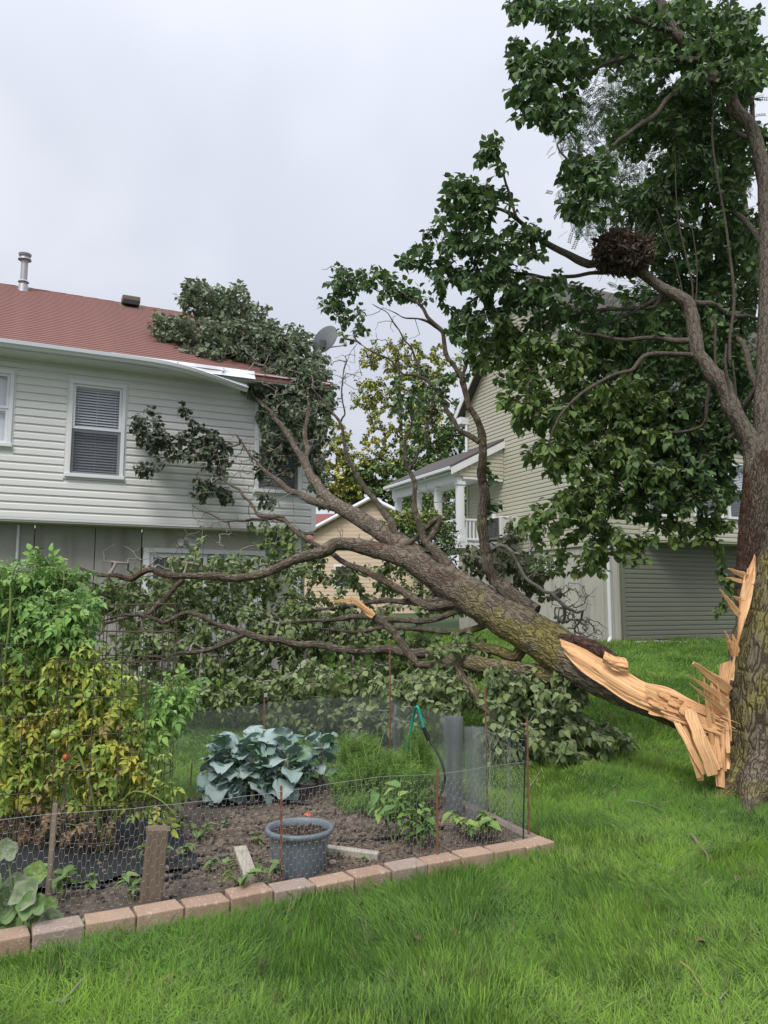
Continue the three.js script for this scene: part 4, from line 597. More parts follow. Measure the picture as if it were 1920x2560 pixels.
  B([[1180, 1500, 7.9, .0532], [1068, 1516, 8.3, .0471], [987, 1467, 8.7, .0418], [905, 1424, 9, .0380], [824, 1380, 9.3, .0334], [759, 1342, 9.6, .0289], [721, 1310, 9.8, .0258], [705, 1293, 9.9, .0228], [656, 1299, 10.1, .0182], [610, 1302, 10.2, .0152], [563, 1304, 10.3, .0122], [530, 1287, 10.4, .0091], [480, 1262, 10.5, .0046]], 18);
  B([[715, 1302, 9.85, .026], [645, 1288, 10.2, .022], [624, 1254, 10.4, .02], [597, 1223, 10.6, .017], [570, 1208, 10.8, .012], [545, 1190, 11, .007]], 12);
  for (const l of [[[1170, 1500, 8.05, .0350], [1050, 1505, 8.5, .0315], [960, 1500, 8.8, .0280], [840, 1520, 9, .0210], [740, 1530, 9.1, .0140]], [[1200, 1520, 7.9, .0350], [1080, 1550, 8.2, .0315], [950, 1545, 8.5, .0280], [830, 1550, 8.7, .0210], [700, 1560, 8.8, .0126]], [[1250, 1540, 7.7, .0350], [1150, 1580, 8, .0294], [1020, 1570, 8.3, .0238], [900, 1580, 8.5, .0175], [780, 1570, 8.6, .0105]]]) B(l, 16);
  // upright limbs
  B([[1340, 1530, 7.4, .0750], [1277, 1487, 7.55, .0750], [1243, 1456, 7.65, .0570], [1220, 1420, 7.7, .0552], [1211, 1356, 7.75, .0528], [1207, 1279, 7.8, .0475], [1206, 1201, 7.85, .0464], [1207, 1144, 7.85, .0443], [1204, 1086, 7.9, .0421], [1192, 1047, 7.9, .0356], [1173, 1016, 7.9, .0313], [1161, 970, 7.95, .0292], [1155, 939, 7.95, .0281], [1134, 912, 8, .0248], [1115, 885, 8, .0227], [1105, 827, 8, .0205], [1069, 793, 8.05, .0184], [1038, 754, 8.1, .0151], [1007, 740, 8.1, .0119], [968, 742, 8.15, .0086], [920, 715, 8.2, .0043]], 24);
  for (const l of [
    [[1155, 942, 7.95, .0216], [1173, 893, 7.95, .0180], [1177, 854, 7.95, .0144], [1200, 822, 8, .0096], [1235, 790, 8, .0048]],
    [[1198, 1104, 7.88, .0300], [1146, 1074, 7.95, .0252], [1119, 1028, 8, .0216], [1100, 985, 8.05, .0192], [1061, 947, 8.1, .0156], [1007, 935, 8.15, .0132], [972, 897, 8.2, .0108], [926, 877, 8.2, .0078], [888, 852, 8.2, .0048], [850, 845, 8.2, .0024]],
    [[1105, 830, 8, .0156], [1060, 800, 8.1, .0120], [1010, 795, 8.15, .0084], [960, 770, 8.2, .0054]],
    [[1130, 1428, 8.3, .0675], [1096, 1387, 8.4, .0612], [1061, 1352, 8.5, .0381], [1045, 1302, 8.55, .0340], [1036, 1259, 8.6, .0313], [1038, 1209, 8.65, .0272], [1026, 1182, 8.7, .0245], [1011, 1151, 8.7, .0204], [1011, 1124, 8.75, .0163], [1026, 1078, 8.8, .0122], [1027, 1030, 8.8, .0088], [1038, 1000, 8.8, .0041]],
    [[1022, 1172, 8.7, .0182], [1049, 1128, 8.7, .0140], [1069, 1109, 8.7, .0119], [1065, 1078, 8.7, .0084], [1050, 1030, 8.7, .0042]],
    [[1066, 1358, 8.5, .0350], [1094, 1318, 8.55, .0336], [1100, 1296, 8.55, .0322], [1084, 1304, 8.6, .0308], [1060, 1325, 8.65, .0294], [1026, 1356, 8.75, .0280], [990, 1380, 8.85, .0210]],
    [[1010, 1370, 8.95, .0429], [976, 1302, 9.1, .0390], [945, 1259, 9.2, .0343], [907, 1213, 9.3, .0312], [883, 1171, 9.35, .0273], [864, 1124, 9.4, .0234], [856, 1070, 9.45, .0187], [845, 1047, 9.5, .0156], [814, 1009, 9.6, .0109], [780, 970, 9.7, .0047]],
    [[852, 1055, 9.47, .0140], [862, 1036, 9.45, .0117], [854, 985, 9.45, .0101], [862, 916, 9.5, .0086], [876, 881, 9.5, .0055], [900, 850, 9.5, .0023]],
    [[1050, 945, 8.1, .0120], [1045, 916, 8.15, .0120], [1026, 866, 8.2, .0108], [999, 827, 8.2, .0096], [968, 781, 8.25, .0078], [930, 760, 8.25, .0048]],
  ]) B(l, 14, { step: .05 });
  // broken branch end and torn trunk butt
  splinter(T, [934, 1541, 7.84], [876, 1493, 7.86], .075, .05, M.wood, { tip: .55 }); splinter(T, [932, 1538, 7.83], [884, 1500, 7.8], .035, .03, M.wood, { tip: .3 }); splinter(T, [890, 1500, 7.88], [822, 1505, 7.95], .045, .02, M.wood);
  mesh('torn_sapwood', tornFace([[1398, 1594, 6.84], [1436, 1606, 6.72], [1469, 1621, 6.6], [1504, 1642, 6.48], [1569, 1680, 6.27], [1612, 1705, 6.16], [1669, 1718, 6.06], [1715, 1742, 5.99], [1770, 1775, 5.93], [1800, 1835, 5.88]], [[1408, 1630, 6.76], [1443, 1669, 6.56], [1475, 1694, 6.45], [1504, 1712, 6.36], [1569, 1755, 6.17], [1634, 1783, 6.05], [1677, 1803, 5.98], [1718, 1834, 5.93], [1745, 1862, 5.9], [1768, 1890, 5.87]], { nu: 160, nv: 40, bulge: .05, rag: .026, seed: 5 }), M.wood, T, true);
  mesh('bark_flap', limbGeo(pts([[1402, 1592, 6.86, .035], [1455, 1606, 6.68, .05], [1500, 1626, 6.52, .05], [1530, 1645, 6.42, .045], [1552, 1660, 6.35, .02]]), { step: .015, n: 26, rough: .25, color: () => [.4, .26, .2], ridge: .008 }), M.bark, T, true);
  mesh('torn_knot', tornFace([[1512, 1628, 6.36], [1536, 1640, 6.3], [1562, 1645, 6.25], [1570, 1655, 6.22]], [[1505, 1655, 6.36], [1530, 1672, 6.28], [1556, 1682, 6.22], [1572, 1684, 6.2]], { nu: 30, nv: 20, bulge: .05, rag: .03, seed: 14 }), M.wood, T, true);
  
  for (let i = 0; i < 54; i++) { // ragged layered ends along the upper edge and butt
    const q = Math.pow(R(), .8), x0 = lerp(1590, 1745, q) + rr(-15, 15), v = Math.pow(R(), 1.5), y0 = lerp(1702, 1768, q) + v * lerp(60, 70, q), D = lerp(6.12, 5.9, q) - .05 - .02 * v, len = rr(50, 130) * lerp(1, .6, v);
    splinter(T, [x0, y0, D], [x0 + len, y0 + len * rr(.3, .52), D - len * .0006 + rr(-.02, .015)], rr(.012, .04), rr(.005, .012), M.wood, { tip: .08, bend: rr(-.006, .014) });
  }
  for (const [a, b, w, o] of [[[1722, 1772, 5.85], [1783, 1938, 5.72], .095, { tip: .9, bend: .05 }], [[1690, 1802, 5.92], [1762, 1935, 5.76], .05, { tip: .8, bend: .05 }], [[1706, 1806, 5.93], [1748, 1945, 5.8], .05, { tip: .75, bend: .06 }], [[1722, 1835, 5.93], [1752, 1952, 5.82], .075, { tip: .6 }], [[1748, 1815, 5.86], [1795, 1925, 5.76], .05, { tip: .8 }], [[1768, 1835, 5.87], [1800, 1920, 5.78], .055, { tip: .8 }], [[1785, 1840, 5.88], [1806, 1925, 5.8], .05, { tip: .8 }], [[1740, 1800, 5.86], [1806, 1838, 5.76], .06, {}], [[1700, 1770, 5.9], [1803, 1826, 5.78], .07, {}], [[1742, 1765, 5.9], [1800, 1795, 5.8], .05, {}]]) splinter(T, a, b, w, w * .3, M.wood, o);
  // crown
  const N = { pal: PAL.near, droop: .7, size: [.055, .085] }, Rf = { pal: PAL.roof, size: [.06, .095] }, Wl = { pal: PAL.wilt, droop: .5, size: [.06, .09] }, Br = { pal: PAL.brown, droop: .7 }, Up = { pal: PAL.stand, droop: .4 };
  const g = grow({ nodes, palette: PAL.fallen, droop: .35, tipLen: .3, spacing: .017, size: [.05, .078], rmax: .02, blobs: [
    [290, 1500, 9.65, 90, 70, 0.49, 88], [400, 1520, 9.45, 130, 90, 0.56, 150], [520, 1490, 9.65, 130, 80, 0.63, 138], [700, 1470, 9.85, 150, 90, 0.63, 150], [360, 1640, 9.05, 110, 90, 0.42, 112], [540, 1650, 9.05, 170, 100, 0.49, 188], [720, 1640, 9.05, 150, 110, 0.49, 175], [860, 1570, 9.25, 150, 90, 0.56, 138], [680, 1560, 9.15, 150, 60, 0.42, 88],
    [640, 1745, 8.3, 200, 60, .5, 138], [850, 1720, 8.1, 150, 80, .5, 138, { pal: PAL.near, droop: .45 }], [1000, 1640, 8.55, 120, 90, 0.42, 100], [1060, 1740, 7.6, 150, 75, .45, 112, { pal: PAL.near, droop: .5 }], [950, 1800, 7.5, 140, 50, .35, 50, { pal: PAL.near }], [800, 1800, 8, 180, 45, .4, 62],
    [1160, 1640, 7.8, 100, 70, .5, 50], [1290, 1760, 7.15, 90, 80, .4, 88, N], [1390, 1760, 7.0, 80, 70, .35, 75, N], [1350, 1850, 6.95, 110, 60, .35, 75, N], [1470, 1850, 7.0, 100, 55, .35, 62, N], [1240, 1840, 7.0, 60, 60, .3, 38, N], [1300, 1700, 7.2, 110, 50, .3, 60, N], [1420, 1700, 7.0, 50, 40, .2, 26, N], [1250, 1900, 6.9, 90, 30, .25, 24, N], [1420, 1890, 6.95, 120, 30, .25, 34, N], [1560, 1860, 7.05, 50, 40, .25, 15],
    [470, 1760, 8.4, 90, 50, .5, 50], [690, 1345, 10.2, 55, 45, .4, 38, { pal: PAL.light }], [760, 1400, 9.8, 60, 40, .4, 25], [470, 1405, 9.6, 60, 30, .4, 25], [560, 1420, 9.5, 50, 30, .4, 18], [130, 1430, 9.6, 70, 25, .3, 20], [90, 1390, 9.7, 12, 35, .1, 9],
    [1100, 1500, 8.6, 90, 40, .5, 32], [950, 1450, 9.65, 80, 50, 0.35, 30], [860, 1440, 9.4, 60, 40, .4, 18],
    [1270, 1400, 9.2, 70, 60, .5, 50, Br], [1340, 1460, 8.9, 70, 50, .5, 42, Br], [1180, 1400, 9.3, 50, 50, .5, 32, Br], [1280, 1330, 9.3, 35, 35, .3, 18, Br], [1370, 1410, 8.8, 60, 40, .4, 20, { pal: PAL.light }],
    [1430, 1520, 8.6, 70, 70, .5, 139, { bare: 1 }], [1470, 1580, 8.4, 50, 40, .4, 77, { bare: 1 }],
    [480, 735, 13.1, 40, 45, .3, 88, Rf], [555, 755, 13.1, 75, 52, .4, 182, Rf], [440, 825, 12.7, 62, 48, .35, 130, Rf], [600, 850, 12.7, 120, 72, .5, 390, Rf], [510, 890, 12.3, 80, 30, .3, 94, Rf], [700, 880, 12.8, 100, 75, .5, 338, Rf], [730, 970, 12.5, 95, 75, .5, 208, Rf], [790, 1010, 12.8, 50, 55, .4, 73, Rf], [650, 960, 12.3, 60, 50, .3, 52, Rf],
    [760, 1030, 12.3, 80, 70, .3, 90, Rf], [690, 1010, 12.2, 70, 60, .25, 60, Rf], [720, 1110, 11.9, 70, 60, .25, 50, Wl], [790, 1110, 12.2, 40, 70, .25, 40, Wl], [600, 800, 13.0, 90, 60, .3, 60, Rf], [420, 810, 12.8, 50, 40, .25, 30, Rf], [790, 925, 12.7, 50, 50, .35, 70, Rf], [735, 935, 12.35, 80, 45, .25, 90, Rf], [815, 985, 12.6, 30, 60, .25, 40, Rf], [660, 900, 12.0, 110, 70, .2, 110, { bare: 1 }], [720, 1000, 11.7, 90, 80, .2, 110, { bare: 1 }], [560, 840, 12.5, 130, 60, .3, 40, { bare: 1 }], [790, 1190, 11.6, 35, 55, .3, 27, { pal: PAL.wilt }], [680, 1150, 11.8, 60, 60, .25, 34, Wl], [670, 1250, 11.2, 40, 30, .2, 8, Wl], [700, 1060, 12, 60, 60, .25, 27, Rf],
    [370, 1065, 11.25, 42, 55, .1, 51, Wl], [415, 1110, 11.35, 50, 45, .1, 44, Wl], [362, 1168, 11.25, 30, 22, .08, 15, Wl], [500, 1105, 11.55, 55, 40, .12, 58, Wl], [545, 1150, 11.65, 40, 55, .12, 44, Wl], [515, 1215, 11.6, 36, 40, .1, 37, Wl], [562, 1240, 11.7, 22, 22, .08, 15, Wl], [460, 1022, 11.45, 12, 15, .06, 10, Wl],
    [835, 735, 8.25, 45, 65, .3, 34, Up], [915, 695, 8.25, 75, 40, .3, 40, Up], [1010, 725, 8.2, 70, 40, .3, 32, Up], [885, 800, 8.25, 45, 45, .25, 18, Up], [1110, 960, 8.1, 50, 45, .3, 9, Up], [1030, 1010, 8.3, 55, 55, .3, 9, Up], [1180, 860, 8, 50, 60, .3, 20, Up], [820, 670, 8.25, 25, 12, .1, 3, { ...Up, bare: .5 }],
    [920, 830, 8.3, 80, 60, .3, 29, { bare: 1 }], [880, 930, 9.3, 40, 60, .3, 24, { bare: 1 }], [800, 920, 9.6, 40, 60, .3, 24, { bare: 1 }], [1000, 880, 8.3, 90, 70, .3, 34, { bare: 1 }], [400, 1390, 9.3, 170, 50, .3, 67, { bare: 1 }], [560, 1340, 10.3, 130, 60, .4, 53, { bare: 1 }], [900, 1340, 9.3, 120, 50, .3, 29, { bare: 1 }], [700, 1330, 10, 80, 60, .3, 29, { bare: 1 }], [1230, 1230, 7.9, 25, 80, .1, 8, { ...Up }], [1090, 1250, 8.5, 60, 70, .3, 19, { bare: 1 }], [280, 1560, 9.15, 130, 60, 0.35, 91, { bare: 1 }], [660, 1200, 11.3, 80, 60, .3, 65, { bare: 1 }], [640, 1290, 10.6, 120, 50, .3, 26, { bare: 1 }], [560, 1180, 11.3, 60, 70, .15, 20, { bare: 1 }], [760, 1060, 11.5, 90, 110, .4, 40, { bare: 1 }], [840, 960, 9.5, 60, 90, .4, 26, { bare: 1 }], [300, 1420, 9.1, 110, 40, .3, 24, { bare: 1 }], [950, 1540, 8.65, 220, 60, 0.28, 40, { bare: 1 }], [700, 1600, 8.65, 300, 80, 0.28, 50, { bare: 1 }], [600, 1130, 11.5, 70, 60, .2, 58, { bare: 1 }],
  ] });
  dress(T, g, M.greyTwig, M.leaf);
  console.log('fallen leaves', g.leaves.map((l) => l.length).join());
}
// ------------------------------------------------------------------ trees behind
function bgTree(name, label, cat, D, trunk, blobs, palette, o = {}) {
  const b = at(trunk[0][0], 1500, D); b.y = ground(b.x, D);
  const T = thing(name, label, cat, b); const l = [[b, o.r0 || .16], ...trunk.map(([px, py, r]) => [at(px, py, D), r])];
  const g0 = limbGeo(l, { step: .25, n: 8, rough: .1 }); mesh('trunk', g0, M.limb, T, true);
  const g = grow({ nodes: g0.userData.nodes, palette, droop: .35, tipLen: 1.1, spacing: .04, size: o.size || [.15, .25], rmax: .06, rt: .008, stepLen: .5, floor: true, blobs: blobs.map(([px, py, rx, ry, rD, n, q]) => [px, py, D, rx, ry, rD, n, q]), ...o.grow });
  dress(T, g, M.twig, M.farLeaf, o.geos || LEAF); return T;
}
bgTree('yellow_tree', 'tall yellow-green tree rising behind the upright bare limbs', 'tree', 54, [[1005, 1200, .14], [1000, 1000, .1], [995, 880, .04]], [[960, 1000, 70, 80, 1.9, 108], [1010, 900, 60, 70, 1.6, 81], [940, 890, 45, 40, 1.3, 37], [1060, 1000, 70, 110, 1.9, 108], [980, 1110, 90, 70, 1.9, 94], [910, 990, 50, 50, 1.3, 29], [1110, 920, 60, 60, 1.6, 48]], PAL.yellow);
bgTree('yellow_tree', 'low bright yellow tree between the white house corner and the peach house', 'tree', 53, [[840, 1250, .1], [842, 1130, .06]], [[830, 1120, 60, 70, 1.6, 94], [880, 1180, 70, 60, 1.6, 81], [800, 1200, 40, 60, 1.3, 45], [850, 1220, 70, 40, 1.3, 48], [820, 1070, 30, 30, 1.0, 16]], PAL.yellow);
bgTree('green_tree', 'round green tree standing behind the porch roof', 'tree', 44, [[1100, 1250, .16], [1105, 1100, .08]], [[1080, 1130, 90, 80, 2.2, 148], [1150, 1080, 60, 80, 1.9, 81], [1040, 1190, 90, 60, 1.9, 108], [1130, 1200, 80, 60, 1.9, 81]], PAL.green);
bgTree('brown_tree', 'thin tree with browned leaves between the yellow tree and the tan house', 'tree', 46, [[1065, 1250, .1], [1070, 1050, .06], [1060, 930, .03]], [[1070, 1040, 50, 80, 1.3, 62, { pal: PAL.brown }], [1060, 960, 40, 50, 1.0, 32], [1100, 1100, 40, 40, 1.0, 27, { pal: PAL.brown }]], PAL.green);
bgTree('green_tree', 'far green tree showing low between the peach house and the yellow tree', 'tree', 55, [[930, 1280, .2], [930, 1150, .1]], [[930, 1200, 90, 60, 4.0, 148], [850, 1240, 80, 40, 3.2, 94], [1030, 1240, 80, 40, 3.2, 81]], PAL.green, { size: [.2, .3] });
bgTree('dark_tree', 'dark tree seen under the porch roof between the columns', 'tree', 40, [[1110, 1300, .2], [1110, 1200, .1]], [[1120, 1280, 70, 60, 3.2, 162], [1060, 1290, 70, 60, 3.2, 108]], PAL.green, { size: [.14, .2] });
{ // clipped bush by the porch
  const b = at(1050, 1400, 19.5); b.y = ground(b.x, 19.5);
  const T = thing('round_bush', 'dense round bush with yellow-green top beside the white porch columns', 'bush', b);
  const g0 = limbGeo([[b, .06], [at(1055, 1380, 19.5), .05], [at(1055, 1330, 19.5), .03]], { step: .2, n: 6 }); mesh('trunk', g0, M.limb, T, true);
  const g = grow({ nodes: g0.userData.nodes, palette: PAL.green, droop: .1, tipLen: .3, spacing: .03, size: [.05, .085], rmax: .02, stepLen: .2, edge: .33, blobs: [[1050, 1345, 19.5, 100, 60, .9, 420], [1090, 1370, 19.4, 60, 45, .6, 120, { pal: [[.03, .06, .02], [.04, .07, .025]] }], [1030, 1300, 19.4, 85, 30, .7, 300, { pal: [[.2, .24, .05], [.14, .2, .04], [.26, .26, .06]] }], [970, 1330, 19.5, 40, 35, .5, 60, { pal: PAL.light }], [1050, 1440, 19.5, 110, 70, .7, 160]] });
  dress(T, g, M.twig, M.farLeaf);
}
{ // locust with fine feathery leaves behind the split tree
  const pin = (() => { const l = []; for (let i = 0; i < 7; i++) for (const s of [-1, 1]) { const g = leafGeo(.5, .1, .1); g.scale(.16, .2, .16); g.rotateZ(-s * 1.1); g.translate(s * .01, .12 + i * .125, -.06 * i * i * .08); l.push(g); } return merge(l); })();
  const b = at(1990, 1600, 12.5); b.y = ground(b.x, 12.5);
  const T = thing('locust_tree', 'feathery locust tree with fine pinnate leaves behind the split tree', 'tree', b), nodes = [];
  for (const l of [[[1990, 1640, 12.5, .16], [1985, 1200, 12.5, .13], [1940, 800, 12.5, .1], [1800, 450, 12.5, .07], [1600, 280, 12.5, .03]], [[1985, 1000, 12.5, .08], [1900, 700, 12.6, .06], [1850, 350, 12.6, .03]], [[1890, 650, 12.5, .05], [1700, 560, 12.4, .04], [1520, 500, 12.3, .03], [1400, 380, 12.2, .015]]]) nodes.push(...limbOf(T, l, M.limb, { n: 8, step: .2 }));
  const pal = [[.10, .17, .075], [.13, .205, .09], [.085, .145, .06]];
  const g = grow({ nodes, palette: pal, droop: .3, tipLen: .6, spacing: .06, size: [.16, .24], rmax: .03, rt: .003, stepLen: .25, blobs: [[1500, 300, 12.3, 110, 100, .5, 90], [1480, 470, 12.3, 100, 80, .5, 70], [1540, 260, 12.5, 100, 90, .6, 60], [1430, 340, 12.3, 60, 40, .4, 22], [1560, 430, 12.4, 110, 90, .6, 60], [1500, 560, 12.4, 90, 60, .5, 36], [1640, 500, 12.6, 130, 130, .8, 70], [1760, 350, 12.6, 150, 200, .8, 90], [1780, 650, 12.7, 140, 170, .8, 80], [1650, 780, 12.6, 150, 110, .7, 60], [1830, 950, 12.8, 90, 170, .7, 60], [1690, 180, 12.6, 170, 120, .8, 60]] });
  dress(T, g, M.twig, M.farLeaf, [pin], 'feathery_leaf');
}
// ------------------------------------------------------------------ vegetable garden
const GF = [1.01, 4.73], E1 = [-.8955, -.4445], E2 = [-.4445, .8955];     // front right corner; along the front to the left; away from the camera
const gxy = (a, b) => [GF[0] + E1[0] * a + E2[0] * b, GF[1] + E1[1] * a + E2[1] * b];
const gab = (x, D) => { const u = x - GF[0], v = D - GF[1]; return [u * E1[0] + v * E1[1], u * E2[0] + v * E2[1]]; };
const soilY = (x, D) => { const [a, b] = gab(x, D); const m = Math.exp(-(((a - 1.55) / .42) ** 2 + ((b - 1.05) / .3) ** 2)), e = sm(0, .12, a) * sm(.04, .16, b) * sm(2.2, 2.05, b); return slope(D) + .02 + e * (.025 + .10 * m + .05 * (fbm3(x * 5, D * 5, 2, 3) - .45) + (.028 + .03 * m) * (fbm3(x * 24, D * 24, 7, 3) - .5)); };
const GP = (a, b, dy = 0) => { const [x, D] = gxy(a, b); return W(x, soilY(x, D) + dy, D); };
const gpt = (px, py) => { let D = 5; const r = at(px, py, 1), k = r.y - HC; for (let i = 0; i < 60; i++) D = .5 * D + .5 * (HC - soilY(r.x * D, D)) / -k; return at(px, py, D); };
{
  const g = new MB(), na = 210, nb = 130, A0 = -.02, A1 = 4.2, B0 = .06, B1 = 2.16;
  for (let j = 0; j <= nb; j++) for (let i = 0; i <= na; i++) { const [x, D] = gxy(lerp(A0, A1, i / na), lerp(B0, B1, j / nb)); g.p.push(x, soilY(x, D), -D); g.n.push(0, 1, 0); g.u.push(x, D); }
  for (let j = 0; j < nb; j++) for (let i = 0; i < na; i++) { const s = j * (na + 1) + i; g.i.push(s, s + na + 1, s + 1, s + 1, s + na + 1, s + na + 2); }
  const geo = g.geo(); geo.computeVertexNormals();
  const c = tex(512, (u, v) => { const n = fbmp(u, v, 6, 6, 4, 5), f = fbmp(u, v, 60, 60, 14, 2), w = sm(.7, .8, fbmp(u, v, 34, 90, 21, 2)); return sr(mix3(mix3([.055, .04, .029], [.165, .128, .098], clamp(n * .7 + f * .5 - .12, 0, 1)), [.26, .2, .14], w * .5)); }, true);
  const b = tex(512, (u, v) => fbmp(u, v, 30, 30, 6, 4));
  structure('garden_soil', geo, new THREE.MeshStandardMaterial({ map: c, bumpMap: b, bumpScale: .012, roughness: 1 }));
  // clods and bark chips
  const clod = new THREE.IcosahedronGeometry(1, 1), p = clod.attributes.position; for (let i = 0; i < p.count; i++) { const v = V3(p.getX(i), p.getY(i), p.getZ(i)), k = .7 + .6 * vn3(v.x * 2 + 5, v.y * 2, v.z * 2); p.setXYZ(i, v.x * k, v.y * k * .75, v.z * k); } clod.computeVertexNormals();
  const l = []; for (let i = 0; i < 5200; i++) { const near = i < 2600, a = near ? 1.55 + (R() + R() + R() - 1.5) * .75 : rr(.1, 3.6), bb = near ? 1.0 + (R() + R() - 1) * .55 : rr(.14, 2.05); const [x, D] = gxy(a, bb); if (bb < .12) continue; const s = Math.pow(R(), 2.6) * (near ? .026 : .017) + .004, q = new THREE.Matrix4().makeRotationFromEuler(new THREE.Euler(R() * 6, R() * 6, R() * 6)).scale(V3(s, s * rr(.6, 1), s)).setPosition(x, soilY(x, D) + s * .25, -D), k = rr(.6, 1.15) * (near ? 1.1 : .85); l.push([q, col(.15 * k, .115 * k, .088 * k)]); }
  const cl = instanced('soil_clod', clod, mat([1, 1, 1], 1), l); tag(cl, 'loose crumbly clods of brown earth on the garden bed', 'soil');
  const chip = box(.03, .004, .008), lc = []; for (let i = 0; i < 900; i++) { const a = rr(.15, 1.9), bb = rr(.14, .75), [x, D] = gxy(a, bb), k = rr(.5, 1.3); lc.push([new THREE.Matrix4().makeRotationFromEuler(new THREE.Euler(rr(-.3, .3), R() * 6, rr(-.3, .3))).scale(V3(rr(.4, 1.4), 1, rr(.5, 1.4))).setPosition(x, soilY(x, D) + .005, -D), col(.22 * k, .15 * k, .095 * k)]); }
  tag(instanced('bark_chip', chip, mat([1, 1, 1], .95), lc), 'dry bark chips scattered on the soil behind the brick edge', 'bark chips');
}
{ // brick edging along the front, each block its own piece
  const T = thing('brick_edging', 'row of tan and pinkish edging blocks along the front of the garden', 'edging', W(...((q) => [q[0], 0, q[1]])(gxy(1.5, 0))));
  const bc = (c0, c1, s) => { const t = tex(256, (u, v) => { const n = fbmp(u, v, 5, 5, s, 4), f = vnp(u * 120, v * 120, 120, 120, s + 3), w = sm(.8, .87, vnp(u * 34, v * 34, 34, 34, s + 9)); return sr(mix3(mix3(c0, c1, clamp(n * .6 + f * .45, 0, 1)), [.55, .47, .4], w * .55)); }, true), b = tex(256, (u, v) => .6 * vnp(u * 90, v * 90, 90, 90, s) + .4 * fbmp(u, v, 12, 12, s, 3)); return new THREE.MeshStandardMaterial({ map: t, bumpMap: b, bumpScale: .0025, roughness: .95 }); };
  const mats = [bc([.29, .185, .13], [.43, .295, .215], 3), bc([.27, .2, .165], [.39, .305, .255], 13), bc([.33, .22, .155], [.46, .325, .235], 23)];
  const blk = [0, 1, 2].map((k) => { const g = new RoundedBoxGeometry(.212, .105, .128, 3, .008), p = g.attributes.position; for (let i = 0; i < p.count; i++) { const x = p.getX(i), y = p.getY(i), z = p.getZ(i), n = fbm3(x * 30 + k * 9, y * 30, z * 30, 2) - .5; p.setXYZ(i, x * (1 + (z > 0 ? .0 : -.06)) + n * .003, y + n * .003, z + n * .004); } g.computeVertexNormals(); const uv = g.attributes.uv; for (let i = 0; i < uv.count; i++) uv.setXY(i, (p.getX(i) + p.getZ(i) * .3 + k * .37) / .3, (p.getY(i) + p.getZ(i) + k * .21) / .3); return g; });
  const order = [2, 0, 2, 0, 1, 0, 2, 1, 0, 0, 2, 2, 1, 0, 2, 0, 1];
  for (let i = 0; i < 15; i++) { const [x, D] = gxy(.108 + i * .2165, .06 + rr(-.008, .008)); const q = mesh('brick', blk[i % 3], mats[order[i]], T); q.position.set(x, slope(D) + .052 + rr(-.006, .006), -D).sub(T.position); q.rotation.y = Math.atan2(.4445, .8955) + rr(-.03, .03) + .05; q.rotation.z = rr(-.02, .02); q.rotation.x = rr(-.02, .03); }
}
{ // timber along the right side
  const T = thing('edging_timber', 'weathered brown timber edging the garden on its tree side', 'timber', W(...((q) => [q[0], 0, q[1]])(gxy(.03, .9))));
  const wc = tex(256, (u, v) => { const g = fbmp(u, v, 40, 2, 7, 3), n = fbmp(u, v, 4, 4, 2, 3); return sr(mix3([.14, .105, .08], [.34, .265, .2], clamp(g * .8 + n * .4 - .1, 0, 1))); }, true);
  M.oldWood = new THREE.MeshStandardMaterial({ map: wc, bumpMap: wc, bumpScale: .003, roughness: .95 });
  const g = rbox(2.2, .1, .085, .008); const uv = g.attributes.uv, p = g.attributes.position; for (let i = 0; i < uv.count; i++) uv.setXY(i, (p.getY(i) + p.getZ(i)) / .18, p.getX(i) / .8);
  const [x, D] = gxy(.03, 1.22), q = mesh('beam', g, M.oldWood, T); q.position.set(x, slope(D) + .035, -D).sub(T.position); q.rotation.y = Math.atan2(.8955, -.4445); q.rotation.z = .03;
  const pc = rbox(.12, .09, .1, .008), [x2, D2] = gxy(.1, .17), q2 = mesh('end_block', pc, M.oldWood, T); q2.position.set(x2, slope(D2) + .03, -D2).sub(T.position); q2.rotation.y = .5;
}
